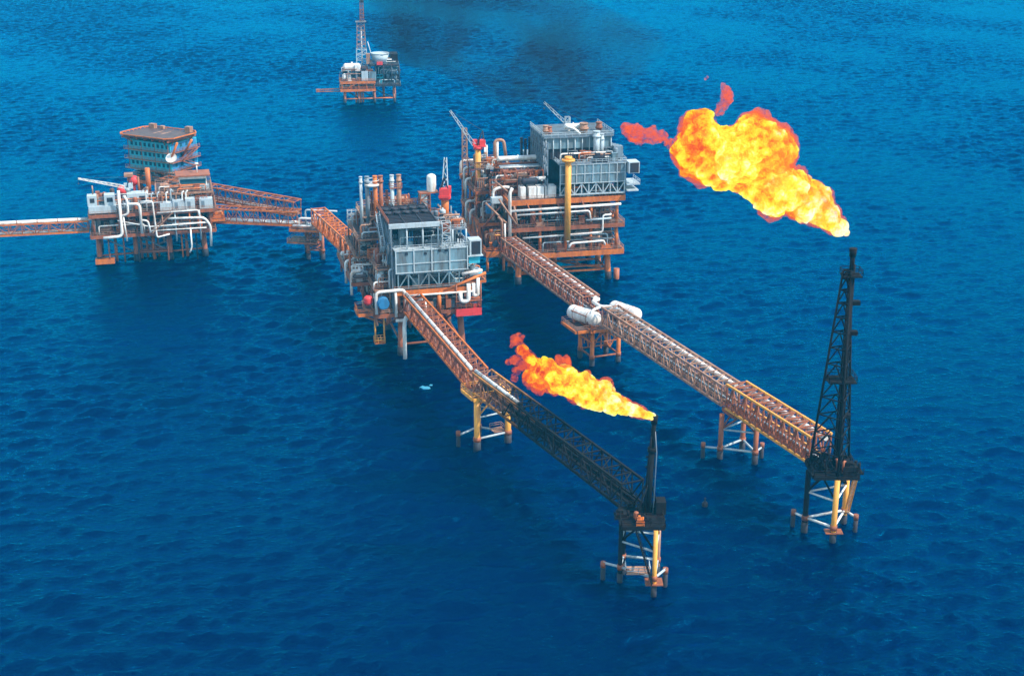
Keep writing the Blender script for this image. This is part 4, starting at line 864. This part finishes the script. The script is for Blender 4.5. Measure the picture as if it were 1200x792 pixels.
for side in (0, .12):
    o = len(m.v)
    for i in range(nr+1):
        rr = 1.75*i/nr
        for j in range(ns): a = 2*math.pi*j/ns; m.v.append(tuple(Vector((0, 0, 1.9))+ua*rr*1.15*math.cos(a)+ub*rr*math.sin(a)+ax*(.42*(rr/1.75)**2-side)))
    for i in range(nr):
        for j in range(ns): m.f.append((o+i*ns+j, o+(i+1)*ns+j, o+(i+1)*ns+(j+1) % ns, o+i*ns+(j+1) % ns)); m.sm.append(True)
m.build('reflector', 'white', dsh); MB().tube([(0, 0, 1.9), tuple(Vector((0, 0, 1.9))+ax*1.3)], .1, 6).build('feed_horn', 'pale', dsh)

m = MB()
for (x, y, sx, sy, h) in ((1, 12, 2.4, 1.6, 1.6), (5, 12.4, 1.6, 1.2, 1.1), (17.4, 12, 2.2, 1.8, 2.0)): MB().box(x-sx/2, y-sy/2, 32.21, x+sx/2, y+sy/2, 32.2+h).build('deck_locker', 'tan', A)
for i in range(4): x = .6+i*6; MB().cyl((x, -.9, 20.4), (x, -.9, 30.2), .1, n=6).build('gallery_post', 'rust', A)
stairs(A, (20.4, 12, 20.4), (20.4, 4, 23.7), 1, 'rust'); stairs(A, (20.4, 4, 23.7), (20.4, 12, 27), 1, 'rust')
# ------------------------------------------------------------------ far drilling platform
rg = random.Random(51)
F = thing('drilling_platform', (-88, 735, 0), 8, 'distant drilling platform with a lattice derrick, alone in the open sea', 'oil platform', 'oil platforms standing in the sea')
jacket(F, [(2, 1.5), (9, 1.5), (17, 1.5), (27, 2), (2, 12), (17, 12), (28, 14), (22, 8)], 7.4, .6, 'rust', .05)
for (a, b) in (((2, 1.5), (9, 1.5)), ((9, 1.5), (17, 1.5)), ((17, 1.5), (27, 2)), ((2, 1.5), (2, 12))): brace(F, (*a, 2.2), (*b, 2.2), .35, 'orange'); brace(F, (*a, 7), (*b, 2.2), .3, 'dark')
for i in range(8): MB().cyl((7.6+i % 4*1.2, 4+i//4*1.6, -3), (7.6+i % 4*1.2, 4+i//4*1.6, 8), .42).build('well_conductor', 'orange', F)
deck(F, -.5, 17.5, 0, 16, 7.4, 1.3, 'orange', 'plate', 4, 'orange'); deck(F, -.5, 17.5, 0, 16, 11.4, 1.3, 'orange', 'plate', 4, 'orange')
for x in (.4, 5, 9, 13, 17): column(F, x, .6, 7.4, 10.2, .35, 'orange'); 
brace(F, (3, .2, 7.6), (8, .2, 10.6), .3, 'orange', 'knee_brace')
clutter(F, rg, 0, 17, 1, 8, 7.42, 2.6, 10, ['dark', 'rust', 'orange'], 4); clutter(F, rg, 0, 17, .6, 6, 16.02, 3, 18, ['dark', 'steel', 'tan', 'rust', 'dark'], 6); clutter(F, rg, 16, 30, 1, 9, 19.82, 3, 16, ['dark', 'steel', 'blue', 'dark', 'pale'], 6); clutter(F, rg, 0, 17, .6, 12, 11.42, 5, 44, ['dark', 'steel', 'tan', 'white', 'dark', 'blue'], 12)
MB().box(1, 5, 11.5, 17, 12, 16).build('mud_module', 'dark', F)
vessel(F, (2.6, 4, 18.2), (9.2, 4, 18.2), 1.9, 'white', True, 'white_tank'); MB().box(7.4, 1.2, 16.4, 10, 3.6, 19.6).build('deckhouse', 'white', F); MB().box(10.6, .4, 11.5, 14, 3.2, 16.4).build('deckhouse', 'pale', F); MB().box(14.4, .4, 11.5, 18, 3.2, 16.0).build('deckhouse', 'grey', F)
deck(F, 17.4, 30.6, 0, 16, 9.4, 1.0, 'dark', 'plate', 4, 'steel'); deck(F, 15, 30, 1, 16, 19.4, .8, 'dark', 'plate', 4, 'steel')
for x in (18, 22, 26, 30):
    for y in (.8, 8): column(F, x, y, 9.4, 19, .3, 'dark')
clutter(F, rg, 18, 30, .8, 9, 9.42, 5, 22, ['dark', 'blue', 'dark', 'steel', 'teal'], 8, ('steel', 'dark', 'pale')); clutter(F, rg, 18, 30, .8, 9, 14.4, 4.6, 18, ['dark', 'blue', 'dark', 'steel'], 8, ('steel', 'dark', 'pale'))
MB().box(18.5, 5, 9.5, 29.6, 9, 19).build('quarters_block', 'dark', F)
MB().box(26, 3, 19.45, 29.6, 12, 24.5).build('quarters_block', 'dark', F)
m = MB().cyl((20.6, 4, 20.6), (20.6, 4, 24.6), 3.4, 4.6, 20); m.cyl((20.6, 4, 24.6), (20.6, 4, 25.2), 4.7, n=20); m.build('white_tank', 'pale', F)
MB().box(18.6, -.2, 19.5, 21.6, 1.4, 21).build('red_housing', 'red', F); MB().box(13.4, 2, 19.8, 15.4, 5, 25).build('deckhouse', 'tan', F)
lat_tower(F, 11.2, 7, 16, 27, 5.6, 5.0, 'pale', 'derrick_base', 4, .3)
lat_tower(F, 11.2, 7, 27, 41, 4.6, 3.6, 'tan', 'derrick', 6, .27); lat_tower(F, 12.0, 7, 41, 50.5, 2.0, 1.6, 'rust', 'derrick_top', 5, .26)
MB().box(8.6, 4.4, 40.6, 14, 9.6, 41).build('monkey_board', 'steel', F); MB().box(11, 6, 50.5, 13.2, 8.2, 51.6).build('crown_block', 'dark', F); MB().cyl((11.4, 7, 17), (11.4, 7, 38), .3).build('travelling_pipe', 'white', F)
m = MB()
for y in (2, 3.2): m.bar((-11.4, y, 6.2), (0, y, 6.0), .3); m.bar((-11.4, y, 7.2), (0, y, 7.4), .3)
for i in range(9): x = -11+i*1.3; m.bar((x, 2, 6.2), (x+.6, 2, 7.2), .2)
m.box(-13, 1.6, 6, -11.2, 3.6, 7.4); m.build('burner_boom', 'rust', F)
MB().tube([(17.4, 4, 19), (14.4, 4, 31)], .16, 5).build('radio_mast', 'white', F)
# ------------------------------------------------------------------ flames
def fire_mat(name, stops, soft=None, strength=.55, nsc=1.1):
    m, nt, N, L = _nodes(name)
    out = N('ShaderNodeOutputMaterial'); em = N('ShaderNodeEmission'); at_ = N('ShaderNodeAttribute'); at_.attribute_name = 'glow_level'
    tc = N('ShaderNodeTexCoord'); n1 = N('ShaderNodeTexNoise'); n1.inputs['Scale'].default_value = nsc; n1.inputs['Detail'].default_value = 6; n1.inputs['Roughness'].default_value = .72; n1.inputs['Distortion'].default_value = 1.2
    L(tc.outputs['Object'], n1.inputs['Vector'])
    ma = N('ShaderNodeMath'); ma.operation = 'MULTIPLY_ADD'; ma.inputs[1].default_value = 1.25
    sb = N('ShaderNodeMath'); sb.operation = 'SUBTRACT'; sb.inputs[1].default_value = .60
    L(n1.outputs['Fac'], ma.inputs[0]); L(at_.outputs['Fac'], ma.inputs[2]); L(ma.outputs[0], sb.inputs[0])
    rp = N('ShaderNodeValToRGB'); els = rp.color_ramp.elements
    els[0].position = stops[0][0]; els[0].color = (*stops[0][1], 1); els[1].position = stops[-1][0]; els[1].color = (*stops[-1][1], 1)
    for p, c in stops[1:-1]: els.new(p).color = (*c, 1)
    L(sb.outputs[0], rp.inputs['Fac']); L(rp.outputs['Color'], em.inputs['Color']); em.inputs['Strength'].default_value = strength
    if soft:
        tr = N('ShaderNodeBsdfTransparent'); mx = N('ShaderNodeMixShader'); n2 = N('ShaderNodeTexNoise'); n2.inputs['Scale'].default_value = soft[0]; n2.inputs['Detail'].default_value = 4
        L(tc.outputs['Object'], n2.inputs['Vector'])
        mr = N('ShaderNodeMapRange'); mr.inputs['From Min'].default_value = .35; mr.inputs['From Max'].default_value = .65; mr.inputs['To Min'].default_value = soft[1]; mr.inputs['To Max'].default_value = soft[2]
        L(n2.outputs['Fac'], mr.inputs['Value']); L(mr.outputs['Result'], mx.inputs[0]); L(tr.outputs[0], mx.inputs[1]); L(em.outputs[0], mx.inputs[2]); L(mx.outputs[0], out.inputs['Surface'])
    else: L(em.outputs[0], out.inputs['Surface'])
    m.cycles.emission_sampling = 'NONE' if hasattr(m, 'cycles') else 'NONE'
    return m
HOT = [(0.0, (.60, .035, .01)), (.16, (.90, .13, .006)), (.32, (1.0, .34, .006)), (.46, (1.0, .64, .012)), (.66, (1.0, .86, .05)), (.86, (1.0, .94, .30)), (1.0, (1.0, .98, .66))]
RED = [(0.0, (.34, .02, .03)), (.35, (.80, .05, .03)), (.7, (1.0, .13, .02)), (1.0, (1.0, .35, .03))]
M['fire'] = fire_mat('flame_core', HOT); 
def glow_mat(name, scale, lo, hi, strength, dens, cols):
    m, nt, N, L = _nodes(name)
    out = N('ShaderNodeOutputMaterial'); pv = N('ShaderNodeVolumePrincipled'); tc = N('ShaderNodeTexCoord')
    n1 = N('ShaderNodeTexNoise'); n1.inputs['Scale'].default_value = scale; n1.inputs['Detail'].default_value = 5; n1.inputs['Distortion'].default_value = 1.2; n1.inputs['Roughness'].default_value = .6
    L(tc.outputs['Object'], n1.inputs['Vector'])
    mr = N('ShaderNodeMapRange'); mr.inputs['From Min'].default_value = lo; mr.inputs['From Max'].default_value = hi
    L(n1.outputs['Fac'], mr.inputs['Value'])
    rp = N('ShaderNodeValToRGB'); rp.color_ramp.elements[0].color = (*cols[0], 1); rp.color_ramp.elements[1].color = (*cols[1], 1)
    L(mr.outputs['Result'], rp.inputs['Fac']); L(rp.outputs['Color'], pv.inputs['Emission Color'])
    for key, v in (('Emission Strength', strength), ('Density', dens)):
        k = N('ShaderNodeMath'); k.operation = 'MULTIPLY'; k.inputs[1].default_value = v; L(mr.outputs['Result'], k.inputs[0]); L(k.outputs[0], pv.inputs[key])
    pv.inputs['Color'].default_value = (.3, .06, .03, 1)
    L(pv.outputs[0], out.inputs['Volume']); return m
M['fringe'] = glow_mat('flame_fringe', .9, .38, .70, .50, 1.3, ((.75, .03, .004), (1.0, .20, .003)))
M['wisp'] = glow_mat('flame_wisp', .95, .40, .72, .85, 2.0, ((.70, .03, .004), (1.0, .17, .003)))

def billow(puffs, voxel, amp, fine, heat, grow=0.0, seed=0):
    """Union of fire balls turned into one surface, then rolled into cauliflower billows."""
    bm = bmesh.new()
    for (x, y, z, r) in puffs:
        bmesh.ops.create_icosphere(bm, subdivisions=3, radius=r+grow, matrix=Matrix.Translation((x, y, z)))
    me = bpy.data.meshes.new('tmp'); bm.to_mesh(me); bm.free()
    o = bpy.data.objects.new('tmp', me); col.objects.link(o)
    md = o.modifiers.new('r', 'REMESH'); md.mode = 'VOXEL'; md.voxel_size = voxel
    dg = bpy.context.evaluated_depsgraph_get(); ev = o.evaluated_get(dg); out = bpy.data.meshes.new_from_object(ev)
    bpy.data.objects.remove(o)
    off = Vector((seed*17.3, seed*5.1, seed*9.7)); nv = len(out.vertices); co_ = []; hv = []
    for v in out.vertices:
        p = v.co; n = v.normal
        q = (p + off) / (amp*3.2); w_ = noise.noise_vector(q*.8)*.5
        d1 = noise.voronoi(q + w_)[0][0]; d2 = noise.voronoi((p + off)/(amp*1.35) + w_)[0][0]; f = noise.fractal((p+off)/fine, 1.0, 2.1, 4)
        h = (0.55 - d1)*1.15 + (0.5 - d2)*.55 + f*.28
        co_ += list(p + n*(h*amp*min(1, .22+p.length/9))); hv.append(heat(p) + (.5-d1)*.55 + (.5-d2)*.34 + f*.25)
    out.vertices.foreach_set('co', co_)
    a = out.attributes.new('glow_level', 'FLOAT', 'POINT'); a.data.foreach_set('value', hv)
    out.polygons.foreach_set('use_smooth', [True]*len(out.polygons)); out.update()
    return out
def flame(name, loc, label, puffs, wisps, amp, voxel, heat, seed):
    t = thing(name, loc, 0, label, 'flame', 'flames burning off the flare stacks')
    for nm, ps, mt, g, vx, sd in (('flame_core', puffs, 'fire', 0, voxel, seed), ('flame_fringe', puffs, 'fringe', amp*.2, voxel*1.3, seed+.4)):
        me = billow(ps, vx, amp, amp*.9, heat if nm == 'flame_core' else (lambda p: heat(p)-.1), g, sd); me.materials.append(M[mt])
        o = bpy.data.objects.new(nm, me); col.objects.link(o); o.parent = t
        if nm == 'flame_fringe': o.visible_shadow = True
    for k, ps in enumerate(wisps):
        me = billow([(x, y, z, r*1.35) for x, y, z, r in ps], voxel*.8, amp*.6, amp*.5, lambda p: .42, 0, seed+3+k); me.materials.append(M['wisp'])
        o = bpy.data.objects.new('flame_wisp', me); col.objects.link(o); o.parent = t
    return t
rg = random.Random(3)
# outlines of the two fires in metres from the burner tips (x along the wind, z up)
BP = [(.2, .3, .5), (-1.4, 1.4, 1.7), (-3.4, 2.9, 2.4), (-5.4, 5.3, 3.2), (-7.6, 6.4, 3.9), (-10.4, 8.2, 4.0), (-12.6, 7.4, 4.0), (-15.0, 9.2, 3.8), (-13.2, 15.0, 4.2), (-16.4, 16.8, 4.6), (-18.4, 12.2, 4.8), (-20.6, 14.4, 4.6), (-23.8, 12.4, 3.8), (-25.4, 16.4, 3.8), (-26.4, 19.2, 2.4), (-25.2, 20.6, 1.4), (-27.0, 12.6, 2.4), (-21.6, 11.0, 3.2), (-28.4, 14.6, 2.0)]
BP = [(x*1.07, rg.uniform(-1.2, 1.2)*min(1, r/3), z*1.06, r*1.04) for x, z, r in BP]
BW = [[(-22.6, .5, 22.6, .8), (-22.0, .2, 24.0, 1.0), (-22.4, 0, 25.6, .8), (-23.0, 0, 21.4, .7)], [(-25.6, 0, 27.4, .45)],
      [(-29.6, 0, 16.6, .9), (-31.4, .4, 16.2, .7), (-33.0, .2, 17.4, .8), (-35.0, .3, 17.6, 1.25), (-37.2, .2, 18.0, 1.3), (-38.8, 0, 18.6, .9), (-34.2, 0, 18.8, .6), (-36.4, 0, 16.6, .8)]]
BW = [[(x*1.05, y, z*1.05, r) for x, y, z, r in q] for q in BW]
flame('flare_flame', (61.5, 254.3, 60.9), 'biggest yellow fireball blowing away from the tall black flare tower', BP, BW, 1.5, .26, lambda p: .66 + .12*math.tanh((p.x+8)/6) - max(0, (-p.x-24))*.045, 1)
AP = [(-.2, -.1, .6), (-.9, .2, .7), (-1.8, .5, .85), (-2.6, .8, 1.0), (-3.4, 1.2, 1.1), (-5.4, 2.0, 1.55), (-7.4, 2.8, 2.0), (-9.3, 3.7, 2.4), (-8.8, 5.6, 1.2), (-11.6, 4.5, 2.5), (-13.6, 5.6, 2.7), (-12.4, 7.6, .9), (-15.6, 6.6, 2.6), (-17.6, 7.2, 2.4), (-19.4, 8.4, 2.0), (-18.3, 9.4, 1.2), (-20.2, 6.8, 1.5), (-21.2, 9.6, 1.4), (-22.2, 7.6, 1.2), (-22.3, 11.4, 1.0), (-23.3, 12.6, .8)]
AP = [(x, rg.uniform(-.6, .6)*min(1, r/2), z, r) for x, z, r in AP]
AW = [[(-24.6, 0, 14.2, .7), (-23.8, .2, 14.8, .5), (-25.2, 0, 13.4, .4)], [(-16.0, 0, 10.2, .9), (-17.0, .2, 10.8, .6)], [(-23.2, 0, 9.6, .8), (-24.4, .1, 8.6, .6), (-24.8, 0, 7.4, .5)], [(-20.6, 0, 5.4, 1.0), (-21.6, .2, 5.9, .7)], [(-24.6, 0, 10.8, .7), (-25.8, .2, 10.2, .4)]]
flame('flare_flame', (25.2, 234.4, 32.8), 'smaller orange flame streaming from the short black flare stack', AP, AW, 1.15, .2, lambda p: .64 + max(-.52, min(.06, (p.x+10)*.038)), 2)

# ------------------------------------------------------------------ smoke and loose bits on the water
def smoke(name, puffs, dens, scale, c, label):
    bm = bmesh.new()
    for (x, y, z, r) in puffs: bmesh.ops.create_icosphere(bm, subdivisions=2, radius=r, matrix=Matrix.Translation((x, y, z)))
    me = bpy.data.meshes.new(name); bm.to_mesh(me); bm.free()
    o = bpy.data.objects.new(name, me); col.objects.link(o)
    md = o.modifiers.new('r', 'REMESH'); md.mode = 'VOXEL'; md.voxel_size = 2.0
    me2 = bpy.data.meshes.new_from_object(o.evaluated_get(bpy.context.evaluated_depsgraph_get())); o.modifiers.clear(); o.data = me2
    m, nt, N, L = _nodes(name+'_volume'); out = N('ShaderNodeOutputMaterial'); pv = N('ShaderNodeVolumePrincipled'); pv.inputs['Color'].default_value = (*c, 1)
    pv.inputs['Anisotropy'].default_value = .2
    tc = N('ShaderNodeTexCoord'); n1 = N('ShaderNodeTexNoise'); n1.inputs['Scale'].default_value = scale; n1.inputs['Detail'].default_value = 3; n1.inputs['Distortion'].default_value = .6
    mr = N('ShaderNodeMapRange'); mr.inputs['From Min'].default_value = .40; mr.inputs['From Max'].default_value = .80; mr.inputs['To Max'].default_value = dens
    L(tc.outputs['Object'], n1.inputs['Vector']); L(n1.outputs['Fac'], mr.inputs['Value']); L(mr.outputs['Result'], pv.inputs['Density']); L(pv.outputs[0], out.inputs['Volume'])
    me2.materials.clear(); me2.materials.append(m)
    return tag(o, label, 'smoke', None, 'stuff')
rs = random.Random(8)
smoke('smoke', [(20-i*1.7+rs.uniform(-1, 1), 257+i*1.8, 81.5+i*.9+rs.uniform(-1, 1), 3.6+i*.35) for i in range(9)] + [(21-i*2.5+rs.uniform(-2, 2), 258+i*3.5, 81+i*.95+rs.uniform(-1.5, 1.5), 3.2+i*.72) for i in range(18)] + [(24-i*4, 268+i*3.4, 92+i*.7, 6+i*.6) for i in range(9)], .095, .06, (.03, .035, .04), 'thin black smoke drifting up from the biggest flame')
m = MB()
for (x, y, r_) in ((-21.8, 332.5, 1.6), (-22.6, 329.6, .8), (-20.4, 334, .6)):
    m.quad([(x, y, .03)]+[(x+r_*.8*math.cos(a)*(1+.3*math.sin(3*a+x)), y+r_*1.1*math.sin(a)*(1+.3*math.cos(2*a)), .03) for a in [2*math.pi*k/14 for k in range(14)]], [(0, k+1, (k+1) % 14+1) for k in range(14)])
tag(m.build('foam', 'foam'), 'pale foam patch on the dark water beside the yellow tripod tower', 'foam', None, 'stuff')
by = thing('buoy', (39.8, 265.6, 0), 0, 'small dark buoy floating between the two flare bridges', 'buoy')
MB().capsule((0, 0, -.4), (0, 0, .5), .62, 12).build('float', 'dark', by); MB().cyl((0, 0, .8), (0, 0, 1.5), .14).sphere((0, 0, 1.6), .22, 8, 6).build('topmark', 'dark', by)

# ------------------------------------------------------------------ sea air
hz = MB().box(-24000, -400, -1, 24000, 26000, 150)
m, nt, N, L = _nodes('sea_air'); out = N('ShaderNodeOutputMaterial'); pv = N('ShaderNodeVolumePrincipled'); pv.inputs['Color'].default_value = (.03, .56, .98, 1); pv.inputs['Density'].default_value = .00012; pv.inputs['Anisotropy'].default_value = -.3
L(pv.outputs[0], out.inputs['Volume'])
HAZE = True
if HAZE: tag(hz.build('haze', m), 'thin blue sea haze', 'haze', None, 'stuff')
sc.cycles.volume_step_rate = 1.0; sc.cycles.volume_max_steps = 128; sc.cycles.volume_bounces = 0
sc.cycles.use_denoising = True; sc.cycles.max_bounces = 6

sc.cycles.sample_clamp_direct = 3.0; sc.cycles.sample_clamp_indirect = 3.0
